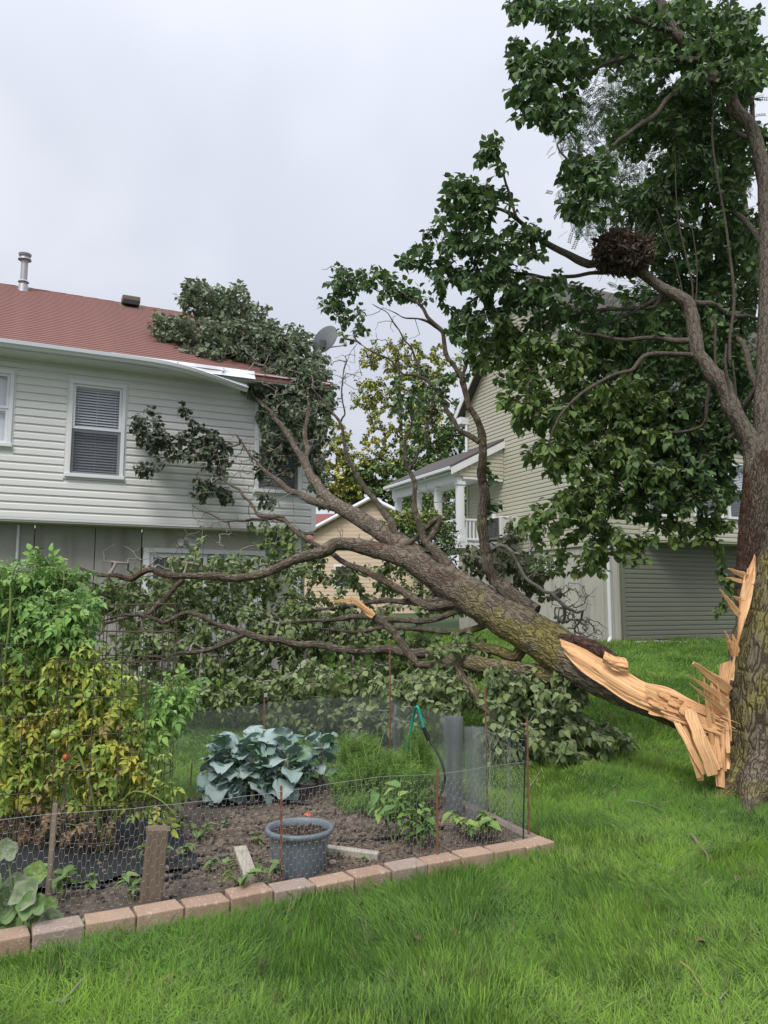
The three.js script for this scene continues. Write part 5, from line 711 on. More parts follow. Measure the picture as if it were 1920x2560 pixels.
// ------------------------------------------------------------------ wire fences
function along(path) { const L = [0]; for (let i = 1; i < path.length; i++) L.push(L[i - 1] + Math.hypot(path[i][0] - path[i - 1][0], path[i][1] - path[i - 1][1])); return { len: L[L.length - 1], at: (s) => { let i = 1; while (i < path.length - 1 && L[i] < s) i++; const t = clamp((s - L[i - 1]) / (L[i] - L[i - 1]), 0, 1); return [lerp(path[i - 1][0], path[i][0], t), lerp(path[i - 1][1], path[i][1], t)]; } }; }
function hexNet(path, h, cell, r, wob = .012, seed = 1, lean = 0) {
  const P = along(path), g = new MB(), cw = cell, ch = cell * .98;           // twisted horizontal pairs, slanting single wires
  const pt = (s, y) => { const [x, D] = P.at(clamp(s, 0, P.len)); const hh = y / 1; const w = wob * (fbm3(s * 3 + seed, y * 4, seed, 2) - .5) * 2, sag = .018 * Math.sin(s * 4.1 + seed) * y; return W(x + w * .5 + lean * y, slope(D) + .04 + y + sag + wob * .35 * (vn3(s * 9, y * 9, seed + 4) - .5), D + w); };
  const rows = Math.floor(h / (ch * .75)), cols = Math.floor(P.len / cw);
  for (let j = 0; j < rows; j++) for (let i = 0; i < cols; i++) { const y = j * ch * .75, s = (i + (j % 2) * .5) * cw; // hexagons lying flat: twist pieces along s
    const a = pt(s + cw * .25, y), b = pt(s + cw * .58, y), c = pt(s + cw * .75 + cw * .08, y + ch * .75), d = pt(s + cw * .08 - cw * .08 + 0, y + ch * .75);
    g.rod(a, b, r * 1.45, r * 1.45, 3); g.rod(b, pt(s + cw * .75, y + ch * .75), r, r, 3); g.rod(a, pt(s + cw * .08, y + ch * .75), r, r, 3); }
  for (let s = 0; s < P.len - .02; s += .04) { g.rod(pt(s, rows * ch * .75), pt(s + .04, rows * ch * .75), r * 1.5, r * 1.5, 3); }
  return g.geo();
}
function squareNet(path, h0, h1, pitch, r, seed, bulge = .03) {
  const P = along(path), g = new MB(), pt = (s, y) => { const [x, D] = P.at(s), w = bulge * (fbm3(s * 1.7 + seed, y * 2.4, seed * 2, 3) - .5) * 2; return W(x + w, slope(D) + .02 + y + .03 * Math.sin(s * 2.3 + seed) * y, D + w); };
  const H = h1 - h0; for (let s = 0; s <= P.len; s += pitch) { let q = pt(s, h0); for (let k = 1; k <= 4; k++) { const n = pt(s, h0 + H * k / 4); g.rod(q, n, r, r, 3); q = n; } }
  for (let y = h0; y <= h1; y += pitch) { let q = pt(0, y); for (let s = .09; s <= P.len; s += .09) { const n = pt(s, y); g.rod(q, n, r, r, 3); q = n; } }
  return g.geo();
}
{
  const T = thing('chicken_wire_fence', 'low galvanised chicken wire fence with hexagonal mesh behind the edging blocks', 'wire fence', GP(1.6, .15));
  const front = []; for (let a = .06; a <= 3.4; a += .1) front.push(gxy(a, .165 + .012 * Math.sin(a * 7)));
  stuff(mesh('hexagon_mesh', hexNet(front, .50, .042, .00085, .02, 3), M.galv, T, true));
  const side = []; for (let b = .16; b <= .78; b += .05) side.push(gxy(.1 + .02 * Math.sin(b * 30), b));
  stuff(mesh('hexagon_mesh', hexNet(side, .62, .042, .00085, .03, 9), M.galv, T, true));
}
{
  const T = thing('hardware_cloth_fence', 'fine grey square mesh fence round the back of the garden', 'wire fence', GP(1.2, 2.1));
  const back = []; for (let a = 3.3; a >= .1; a -= .2) back.push(gxy(a, 2.1)); back.push(gxy(.06, 2.06), gxy(.05, 1.9));
  stuff(mesh('square_mesh', squareNet(back, 0, .64, .0068, .0004, 2), M.cloth, T, true));
  const side = []; for (let b = 1.95; b >= .78; b -= .1) side.push(gxy(.05 + .05 * Math.sin(b * 8), b));
  stuff(mesh('square_mesh', squareNet(side, 0, .62, .0068, .0004, 5, .05), M.cloth, T, true));
}
{ // leftover rolls of the mesh standing in the corner
  for (const [px, py, r0, turns, h, label] of [[1138, 2038, .06, 3, .66, 'tight grey roll of wire mesh standing inside the side fence'], [1190, 2060, .072, 1.9, .62, 'loosely curled end of wire mesh beside the tall rusty rod']]) {
    const c = gpt(px, py), T = thing('mesh_roll', label, 'mesh roll', c), g = new MB(), pt = (t, y) => { const an = t * 2 * Math.PI, r = r0 * (1 - .06 * t / turns * 6) + .004 * Math.sin(an * 3 + y * 9); return V3(Math.cos(an) * r * 1.0, y + .01 * Math.sin(an), Math.sin(an) * r); };
    for (let t = 0; t < turns; t += .0145) g.rod(pt(t, 0), pt(t, h), .0004, .0004, 3); for (let y = 0; y <= h; y += .0075) for (let t = 0; t < turns; t += .06) g.rod(pt(t, y), pt(t + .06, y), .0004, .0004, 3);
    stuff(mesh('square_mesh', g.geo(), M.cloth, T));
  }
}
function rebar(name, label, px, top, foot, r, m = M.rust, group, bend = 0) {
  const b = gpt(px, foot), D = -b.z, t = at(px + bend, top, D); const T = thing(name, label, 'stake', b, group), L = t.y - b.y + .05, dx = t.x - b.x, g = new MB();
  const n = Math.floor(L / .011); let prev = null; for (let i = 0; i <= n; i++) { const k = i / n, s = g.ring(V3(dx * k, -.05 + L * k, 0), V3(0, 1, 0), r * (name === 'rebar_stake' ? (i % 2 ? 1.12 : .9) : 1), 8, k * 4); if (prev !== null) g.join(prev, s, 8); prev = s; }
  const c = g.p.length / 3; g.p.push(dx, L - .05, 0); g.n.push(0, 1, 0); g.u.push(0, 0); for (let k = 0; k < 8; k++) g.i.push(c, prev + k, prev + k + 1);
  mesh('rod', g.geo(), m, T); return T;
}
rebar('rebar_stake', 'rusty ribbed rod in front of the grey pot', 703, 1965, 2215, .0065);
rebar('rebar_stake', 'rusty ribbed rod behind the edging blocks near the pepper plants', 1093, 1922, 2166, .0065);
rebar('rebar_stake', 'rusty ribbed rod at the garden corner beside the green shepherd hook', 1322, 1793, 2112, .0062, M.rust, null, -4);
rebar('rebar_stake', 'tall rusty rod holding the loose mesh end on the side fence', 1219, 1718, 2045, .006, M.rust, null, -6);
rebar('rebar_stake', 'tall rusty rod at the back corner of the mesh fence', 975, 1600, 1945, .0062);
rebar('rebar_stake', 'short rusty stub of rod behind the tomato cage', 474, 1908, 1985, .006, M.rust, null, 6);
{ const T = rebar('rebar_stake', 'rusty rod behind the kale with a white tie and a small tag on top', 661, 1742, 1950, .0062); const y = at(661, 1826, -T.position.z).y - T.position.y; const g = new MB(); g.rod(V3(-.03, y + .01, .01), V3(.02, y, .012), .004, .004, 5); g.rod(V3(.0, y, .012), V3(.035, y - .015, .02), .003, .003, 5); mesh('tie', g.geo(), M.whiteTrim, T); mesh('top_tag', rbox(.03, .03, .006, .002, 0, at(661, 1738, -T.position.z).y - T.position.y, .01), M.galv, T); }
{ // shepherd hook
  const b = gpt(1307, 2125), T = thing('shepherd_hook', 'thin dark green garden hook with a curled top by the corner rod', 'garden hook', b), D = -b.z, q = [[1307, 2140], [1309, 2050], [1311, 1950], [1313, 1860], [1308, 1838], [1296, 1826], [1283, 1828], [1276, 1840], [1273, 1851], [1266, 1856], [1257, 1852]].map(([x, y]) => at(x, y, D).sub(b));
  mesh('rod', new THREE.TubeGeometry(new THREE.CatmullRomCurve3(q), 60, .0045, 8), mat([.012, .03, .02], .45), T);
}
{ // brown wooden stake and square post
  const b = gpt(116, 2280), T = thing('wood_stake', 'thin weathered stake leaning against the chicken wire by the squash leaves', 'stake', b), t = at(138, 2022, -b.z).sub(b), g = rbox(.024, t.length() + .05, .012, .002); const q = mesh('stick', g, M.oldWood, T); q.position.copy(t).multiplyScalar(.5); q.quaternion.setFromUnitVectors(V3(0, 1, 0), t.clone().normalize());
  const b2 = gpt(375, 2268), T2 = thing('cut_post', 'short square weathered post standing in the soil behind the chicken wire', 'post', b2), g2 = rbox(.098, .40, .095, .006); { const uv = g2.attributes.uv, p = g2.attributes.position; for (let i = 0; i < uv.count; i++) uv.setXY(i, (p.getX(i) + p.getZ(i)) / .14, p.getY(i) / .7); } const k = mesh('post', g2, new THREE.MeshStandardMaterial({ map: M.oldWood.map, bumpMap: M.oldWood.map, bumpScale: .003, roughness: .95, color: col(.72, .68, .62) }), T2); k.position.set(.012, .17, 0); k.rotation.set(0, .35, -.07);
}
{ // grey plastic pot
  const b = gpt(741, 2196), c = V3(b.x, b.y - .01, b.z - .13), T = thing('plant_pot', 'round grey plastic pot filled with dark compost', 'pot', c);
  const pr = [[0, 0], [.128, 0], [.135, .008], [.158, .14], [.166, .205], [.176, .208], [.188, .214], [.192, .228], [.187, .24], [.176, .242], [.166, .236], [.160, .215], [.150, .13], [.14, .1]].map((q) => new THREE.Vector2(...q));
  mesh('shell', new THREE.LatheGeometry(pr, 64), mat([.15, .18, .2], .45), T);
  const s = new THREE.CircleGeometry(.164, 48, 0, 6.2832), g = new THREE.RingGeometry(.001, .163, 48, 16); g.rotateX(-Math.PI / 2); const p = g.attributes.position; for (let i = 0; i < p.count; i++) p.setY(i, .2 + .02 * (fbm3(p.getX(i) * 30, p.getZ(i) * 30, 4, 3) - .5)); g.computeVertexNormals(); mesh('compost', g, mat([.045, .03, .022], 1), T);
  const l = []; for (let i = 0; i < 420; i++) { const r = .16 * Math.sqrt(R()), a = R() * 6.28, k = rr(.5, 1.8), sc = rr(.15, .5); l.push([new THREE.Matrix4().makeRotationFromEuler(new THREE.Euler(R() * 3, R() * 6, R() * 3)).scale(V3(sc, sc * 2, sc)).setPosition(c.x + Math.cos(a) * r, c.y + .208, c.z + Math.sin(a) * r), col(.06 * k, .042 * k, .03 * k)]); } instanced('compost_crumb', box(.03, .012, .02), mat([1, 1, 1], 1), l, T);
}
{ // pale blocks lying on the soil
  const mk = (p0, p1, w, h, label) => { const a = gpt(...p0), b = gpt(...p1), c = a.clone().add(b).multiplyScalar(.5), L = a.distanceTo(b), T = thing('concrete_bar', label, 'block', V3(c.x, c.y, c.z)); const q = mesh('bar', rbox(L, h, w, .006), new THREE.MeshStandardMaterial({ map: concC, roughness: .95, color: col(1.15, 1.08, .98) }), T); q.position.y = h / 2 - .008; q.rotation.y = Math.atan2(-(b.z - a.z), b.x - a.x); q.rotation.z = Math.atan2(b.y - a.y, Math.hypot(b.x - a.x, b.z - a.z)); };
  mk([600, 2130], [626, 2202], .075, .045, 'pale flat bar lying lengthwise left of the grey pot'); mk([812, 2130], [946, 2148], .06, .045, 'pale dirty bar lying sideways right of the grey pot');
  { const v = gpt(831, 2160), k = mesh('pebble', (() => { const g = new THREE.IcosahedronGeometry(.018, 2), p = g.attributes.position; for (let i = 0; i < p.count; i++) p.setXYZ(i, p.getX(i) * 1.3, p.getY(i) * .8 + .01, p.getZ(i) * (.8 + .3 * vn3(p.getX(i) * 90, p.getY(i) * 90, 2))); g.computeVertexNormals(); return g; })(), mat([.5, .36, .27], .9)); k.position.copy(v); tag(k, 'small pinkish stone on the soil beside the grey pot', 'stone'); }
}
// hoses
function hose(name, label, list, r, m, cat = 'hose') { const v = list.map((q) => q.isVector3 ? q : at(...q)), b = v[0].clone(), T = thing(name, label, cat, b); mesh('tube', new THREE.TubeGeometry(new THREE.CatmullRomCurve3(v.map((q) => q.clone().sub(b))), Math.max(30, v.length * 8), r, 10), m, T); return T; }
M.rubber = mat([.014, .015, .016], .6); M.teal = mat([.02, .33, .25], .4);
{
  const D = 5.72, T = hose('garden_hose', 'teal garden hose hooked over the side fence with a black soaker end', [[1012, 1905, 5.95], [1022, 1850, 5.9], [1034, 1790, 5.84], [1044, 1767, D], [1051, 1790, D], [1060, 1822, D]], .011, M.teal);
  const b = T.position, C = (l, r, m, n) => mesh(n, new THREE.TubeGeometry(new THREE.CatmullRomCurve3(l.map((q) => at(...q).sub(b))), 40, r, 10), m, T);
  C([[1059, 1818, D], [1066, 1836, D], [1072, 1850, D]], .016, M.rubber, 'coupling'); C([[1071, 1846, D], [1074, 1856, D]], .008, M.whiteTrim, 'coupling_ring'); C([[1073, 1850, D], [1092, 1880, 5.65], [1107, 1915, 5.58], [1112, 1945, 5.55], [1106, 1975, 5.55], [1096, 1995, 5.57], [1090, 2010, 5.6]], .0085, M.rubber, 'soaker_end');
}
hose('garden_hose', 'teal hose lying in the grass behind the mesh fence', [gp(700, 1834), gp(765, 1862), gp(810, 1880), gp(860, 1897), gp(900, 1905)].map((v) => v.add(V3(0, .05, 0))), .011, M.teal);
hose('drip_line', 'black drip pipe crossing the soil past the square post', [[130, 2226], [250, 2222], [345, 2215], [425, 2200], [500, 2165], [560, 2150], [600, 2147]].map((q) => gpt(...q).add(V3(0, .012, 0))), .011, M.rubber, 'drip pipe');
hose('drip_line', 'black drip pipe behind the grey pot running towards the peppers', [[845, 2108], [900, 2104], [960, 2100], [1040, 2088], [1110, 2072]].map((q) => gpt(...q).add(V3(0, .01, 0))), .01, M.rubber, 'drip pipe');
hose('drip_line', 'black drip pipe lying in front of the kale', [[492, 2018], [540, 2010], [610, 2014], [690, 2006], [780, 2016]].map((q) => gpt(...q).add(V3(0, .012, 0))), .011, M.rubber, 'drip pipe');
{ // black weed fabric under the tomatoes
  const g = new MB(), n = 40; for (let j = 0; j <= n; j++) for (let i = 0; i <= n; i++) { const [x, D] = gxy(lerp(1.95, 3.6, i / n), lerp(.62, 1.75, j / n)); g.p.push(x, soilY(x, D) + .022 + .05 * Math.max(0, fbm3(x * 4, D * 4, 9, 3) - .42), -D); g.n.push(0, 1, 0); g.u.push(x, D); } for (let j = 0; j < n; j++) for (let i = 0; i < n; i++) { const s = j * (n + 1) + i; g.i.push(s, s + n + 1, s + 1, s + 1, s + n + 1, s + n + 2); } const q = g.geo(); q.computeVertexNormals(); tag(mesh('weed_fabric', q, new THREE.MeshStandardMaterial({ color: col(.018, .019, .021), roughness: .75, side: THREE.DoubleSide })), 'crumpled black weed fabric spread under the tomato plants', 'fabric');
}
// ------------------------------------------------------------------ vegetables
function blade(w, prof, nu, nv, shape) { const g = new MB(); for (let j = 0; j <= nv; j++) for (let i = 0; i <= nu; i++) { const t = j / nv, s = i / nu * 2 - 1, q = shape(s, t, prof(t) * w); g.p.push(...q); g.n.push(0, 0, 1); g.u.push(i / nu, t); } for (let j = 0; j < nv; j++) for (let i = 0; i < nu; i++) { const a = j * (nu + 1) + i; g.i.push(a, a + 1, a + nu + 1, a + 1, a + nu + 2, a + nu + 1); } const q = g.geo(); q.computeVertexNormals(); return q; }
{
  const kg = [0, 1, 2, 3].map((k) => blade(1, (t) => t < .36 ? .02 + .03 * t : .03 + .36 * Math.sqrt(Math.max(0, 1 - ((t - .70) / (t < .7 ? .36 : .31)) ** 2)), 12, 20, (s, t, w) => { const ed = sm(.35, 1, Math.abs(s)), ruf = ed * .075 * Math.sin(t * 23 + s * 5 + k * 2) * sm(.38, .55, t); const e = 1 + .10 * Math.sin(t * 21 + k + (s > 0 ? 1 : 0)) * sm(.6, 1, Math.abs(s)); return [s * w * e, t - .1 * t * t * t, .10 * t - (.12 + .16 * k) * t * t * t + (k % 2 ? .3 : -.12) * Math.abs(s) * w + ruf]; }));
  const km = [[.18, .28, .235], [.26, .36, .335], [.14, .25, .15], [.33, .43, .405]].map((c) => new THREE.MeshPhysicalMaterial({ color: col(...c), roughness: .5, transmission: .12, thickness: 0, side: THREE.DoubleSide }));
  const vein = mat([.26, .34, .25], .6);
  const kale = (px, py, n, len, label, spread = 1) => {
    const b = gpt(px, py), T = thing('kale_plant', label, 'kale', b); const st = new MB(); const stemH = .34; st.rod(V3(0, -.02, 0), V3(.01, stemH, 0), .016, .012, 8); mesh('stem', st.geo(), mat([.3, .27, .2], .8), T);
    for (let i = 0; i < n; i++) { const f = i / n, az = i * 2.4 + rr(-.5, .5), el = lerp(-.15, 1.15, f) + rr(-.3, .3), L = len * rr(.7, 1.12), d = V3(Math.cos(az) * Math.cos(el) * spread, Math.sin(el), Math.sin(az) * Math.cos(el)).normalize(), o = V3(rr(-.03, .03), lerp(.06, stemH, f), rr(-.03, .03)); const nor = up.clone().addScaledVector(d, -.8 * Math.sin(el)).addScaledVector(rv(), .6); const q = mesh('leaf', kg[i % 4], km[(i * 3 + (i >> 2)) % 4], T); q.applyMatrix4(basis(o, d, nor, L, L)); const v = new MB(); let pv = null; for (let s = 0; s <= 6; s++) { const t = s / 6 * .85, w = V3(0, t - .1 * t * t * t, .10 * t - (.12 + .16 * (i % 4)) * t * t * t + .006); if (pv) v.rod(pv, w, .016 * (1 - t * .85), .016 * (1 - t * .95), 4); pv = w; } mesh('midrib', v.geo(), vein, q); }
  };
  kale(560, 2004, 46, .19, 'large bushy blue-green kale plant nearest the short rod stub'); kale(630, 2000, 50, .20, 'tallest blue-green kale plant in front of the rod with the white tie'); kale(715, 1992, 44, .185, 'blue-green kale plant on the dill side of the tied rod'); kale(800, 1975, 28, .16, 'smallest blue-green kale plant, half inside the dill', 1.2);
}
function sprigPlant(name, label, cat, b, n, h, leafLen, pal, { spread = .16, w = 1, geo = LEAF, group } = {}) {
  const T = thing(name, label, cat, b, group), st = new MB(), mats = pal.map((c) => new THREE.MeshPhysicalMaterial({ color: col(...c), roughness: .5, transmission: .2, thickness: 0, side: THREE.DoubleSide }));
  const stems = []; const ns = Math.max(1, Math.round(n / 9)); for (let s = 0; s < ns; s++) { const az = s * 2.4 + R(), e = V3(Math.cos(az) * spread * rr(.4, 1), h * rr(.7, 1.05), Math.sin(az) * spread * rr(.4, 1)); stems.push(e); st.rod(V3(0, -.02, 0), e.clone().multiplyScalar(.5).add(V3(0, h * .08, 0)), .005, .004, 5); st.rod(e.clone().multiplyScalar(.5).add(V3(0, h * .08, 0)), e, .004, .002, 5); }
  mesh('stem', st.geo(), mat([.16, .22, .07], .7), T);
  for (let i = 0; i < n; i++) { const e = stems[i % ns], t = rr(.35, 1.05), p = e.clone().multiplyScalar(t).add(V3(0, h * .08 * (1 - Math.abs(t - .5) * 2), 0)), az = i * 2.4, d = V3(Math.cos(az), rr(-.45, .5), Math.sin(az)).normalize(), L = leafLen * rr(.6, 1.1); const q = mesh('leaf', geo[i % geo.length], mats[i % mats.length], T); q.applyMatrix4(basis(p, d, up.clone().addScaledVector(rv(), .35).addScaledVector(d, .2), L * w, L)); }
  return T;
}
const pep = [[.13, .26, .035], [.17, .31, .045], [.22, .36, .06], [.10, .21, .035]];
const LONG = [leafGeo(.55, .3, .3, .02), leafGeo(.6, .2, .45, .03), leafGeo(.5, .4, .25)];
sprigPlant('pepper_plant', 'bright green pepper plant left of the rusty rod by the edging blocks', 'pepper plant', gpt(985, 2105), 46, .34, .11, pep, { spread: .15, geo: LONG });
sprigPlant('pepper_plant', 'pepper plant with hanging leaves touching the rusty rod', 'pepper plant', gpt(1052, 2120), 34, .24, .11, pep, { spread: .1, geo: LONG });
sprigPlant('pepper_plant', 'small spreading pepper plant in the garden corner near the hook', 'pepper plant', gpt(1190, 2098), 44, .17, .10, [[.2, .33, .05], [.26, .38, .07], [.15, .28, .04]], { spread: .2, geo: LONG });
const weeds = [[455, 2150, .12, 'leafy weed between the square post and the pale flat bar'], [520, 2185, .1, 'low weed on the soil just short of the pale flat bar'], [560, 2070, .06, 'tiny weed on the mounded earth below the kale'], [640, 2120, .1, 'weed against the side of the grey pot towards the flat bar'], [500, 2105, .14, 'pale upright weed on the slope of the earth mound'], [215, 2240, .12, 'weed beside the black drip pipe between the thin stake and the square post'], [330, 2250, .14, 'weed right beside the foot of the square post'], [155, 2245, .18, 'tallest weed, beside the leaning thin stake'], [905, 2158, .05, 'tiny flat weed below the sideways pale bar'], [600, 2240, .16, 'spreading weed at the foot of the flat bar by the edging blocks'], [665, 2215, .15, 'weed beside the rusty rod at the foot of the grey pot'], [445, 2080, .1, 'weed at the torn edge of the black fabric'], [380, 2170, .14, 'weed growing just behind the top of the square post'], [210, 2325, .08, 'low weed close behind the edging blocks near the squash'], [700, 2265, .08, 'low weed close behind the edging blocks below the grey pot']];
weeds.forEach(([x, y, h, label]) => sprigPlant('weed', label, 'weed', gpt(x, y), h > .12 ? 16 : 10, h, h * .5, [[.15, .25, .055], [.2, .3, .08], [.12, .21, .045]], { spread: h * .5, geo: LONG, group: 'weed seedlings in the garden bed' }));
{ // squash leaves at the left edge
  const sg = [0, 1].map((k) => { const g = new MB(), n = 26, m = 5; const c = (a, r) => { const R0 = (.5 + .035 * Math.cos(a * 5 + k) + .02 * Math.sin(a * 17)) * (1 - .45 * Math.exp(-(((a - Math.PI) / .35) ** 2))); const q = r * R0; return [Math.sin(a) * q, .42 - Math.cos(a - Math.PI) * q * -1, .12 * r * r + .05 * r * Math.sin(a * 5 + 1)]; }; for (let j = 0; j <= m; j++) for (let i = 0; i <= n; i++) { g.p.push(...c(i / n * 2 * Math.PI, j / m)); g.n.push(0, 0, 1); g.u.push(i / n, j / m); } for (let j = 0; j < m; j++) for (let i = 0; i < n; i++) { const s = j * (n + 1) + i; g.i.push(s, s + n + 1, s + 1, s + 1, s + n + 1, s + n + 2); } const q = g.geo(); q.computeVertexNormals(); return q; });
  const lc = (c0, c1, s) => new THREE.MeshPhysicalMaterial({ map: tex(128, (u, v) => { const n = fbmp(u, v, 8, 8, s, 4); return sr(mix3(c0, c1, sm(.35, .65, n))); }, true), roughness: .7, transmission: .2, thickness: 0, side: THREE.DoubleSide });
  const ms = [lc([.10, .19, .05], [.17, .27, .09], 3), lc([.15, .22, .10], [.25, .29, .18], 8), lc([.16, .28, .05], [.24, .36, .08], 12)];
  const b = gpt(45, 2330), T = thing('squash_plant', 'squash plant with broad pale mottled leaves behind the chicken wire', 'squash plant', b), st = new MB();
  for (const [px, py, L, k, m, nx, ny] of [[15, 2110, .11, 0, 1, .2, .6], [95, 2165, .11, 1, 2, 0, .5], [40, 2200, .14, 0, 1, .3, .8], [85, 2215, .14, 1, 1, -.2, .8], [10, 2240, .16, 1, 0, .2, .7], [75, 2245, .12, 0, 0, .1, .5], [20, 2280, .14, 0, 2, 0, .8], [80, 2280, .10, 1, 2, 0, .7], [50, 2310, .14, 0, 0, .1, .8], [125, 2285, .11, 1, 1, 0, .3], [5, 2320, .13, 1, 0, .1, .9], [125, 2250, .07, 0, 2, .1, .6], [-30, 2180, .17, 0, 0, .1, .6]]) { const p = at(px, py, -b.z + rr(-.05, .12)).sub(b); const q = mesh('leaf', sg[k], ms[m], T); q.applyMatrix4(basis(p.clone().add(V3(0, L * .1, 0)), V3(rr(-.4, .4), -.75, .4), V3(nx, ny, .8), L, L)); st.rod(V3(rr(-.05, .05), -.02, rr(-.05, .05)), p, .005, .004, 5); }
  mesh('stalk', st.geo(), mat([.15, .22, .08], .7), T);
}
{ // dill / asparagus fern: a feathery mass
  const f = (() => { const l = []; const r = rngOf(5); for (let i = 0; i < 30; i++) { const g = new THREE.PlaneGeometry(.022, .34); g.translate(0, .17, 0); g.rotateX((r() - .5) * 1.9); g.rotateZ((r() - .5) * 1.9); g.translate(0, i / 30 * .8, 0); g.rotateY(r() * 6); l.push(g); } return merge(l); })();
  const b = gpt(960, 2040), T = thing('dill_patch', 'soft feathery bright green dill filling the bed beside the kale', 'dill', b), l = [], st = new MB();
  for (const [px, py, D, rx, ry, rD, n] of [[900, 1900, 5.9, 60, 50, .15, 110], [950, 1960, 5.75, 90, 70, .2, 240], [1020, 1990, 5.6, 70, 60, .2, 130], [880, 1990, 5.7, 60, 50, .15, 110], [930, 2040, 5.45, 90, 30, .15, 110], [1040, 1900, 5.95, 40, 60, .15, 60]]) for (let i = 0; i < n * 2.2; i++) { const v = rv(Math.sqrt(R())), p = at(px + v.x * rx, py + v.y * ry, D + v.z * rD); if (p.y < soilY(p.x, -p.z)) continue; const k = rr(.7, 1.3), s = rr(.07, .14); l.push([basis(p, V3(rr(-.6, .6), rr(.3, 1), rr(-.6, .6)), rv(), s), col(.17 * k, .30 * k, .05 * k)]); }
  instanced('frond', f, M.grass, l, T);
  for (let i = 0; i < 12; i++) { const p = at(rr(850, 1060), rr(1850, 1960), rr(5.5, 5.9)), q = V3(p.x + rr(-.08, .08), soilY(p.x, -p.z), p.z); st.rod(q, p, .0035, .0018, 4); } for (const [x0, y0, x1, y1] of [[925, 1950, 960, 1832], [925, 1935, 905, 1850], [865, 2020, 855, 1930]]) st.rod(at(x0, y0, 5.7), at(x1, y1, 5.7), .004, .002, 4); mesh('stem', st.geo(), mat([.26, .36, .1], .7), T, true);
}
{ // orange tomato on the soil
  const c = gpt(769, 2048), T = thing('fallen_tomato', 'small orange tomato lying on the soil above the grey pot', 'tomato', c); const g = new THREE.SphereGeometry(.026, 20, 14); g.scale(1.1, .85, 1); g.translate(0, .02, 0); mesh('fruit', g, mat([.62, .13, .03], .35), T); const s = []; for (let i = 0; i < 5; i++) { const q = leafGeo(.3, .1, .3); q.scale(.02, .02, .02); q.rotateX(-1.3); q.rotateY(i * 1.257); q.translate(0, .043, 0); s.push(q); } mesh('calyx', merge(s), mat([.12, .2, .05], .7), T);
}
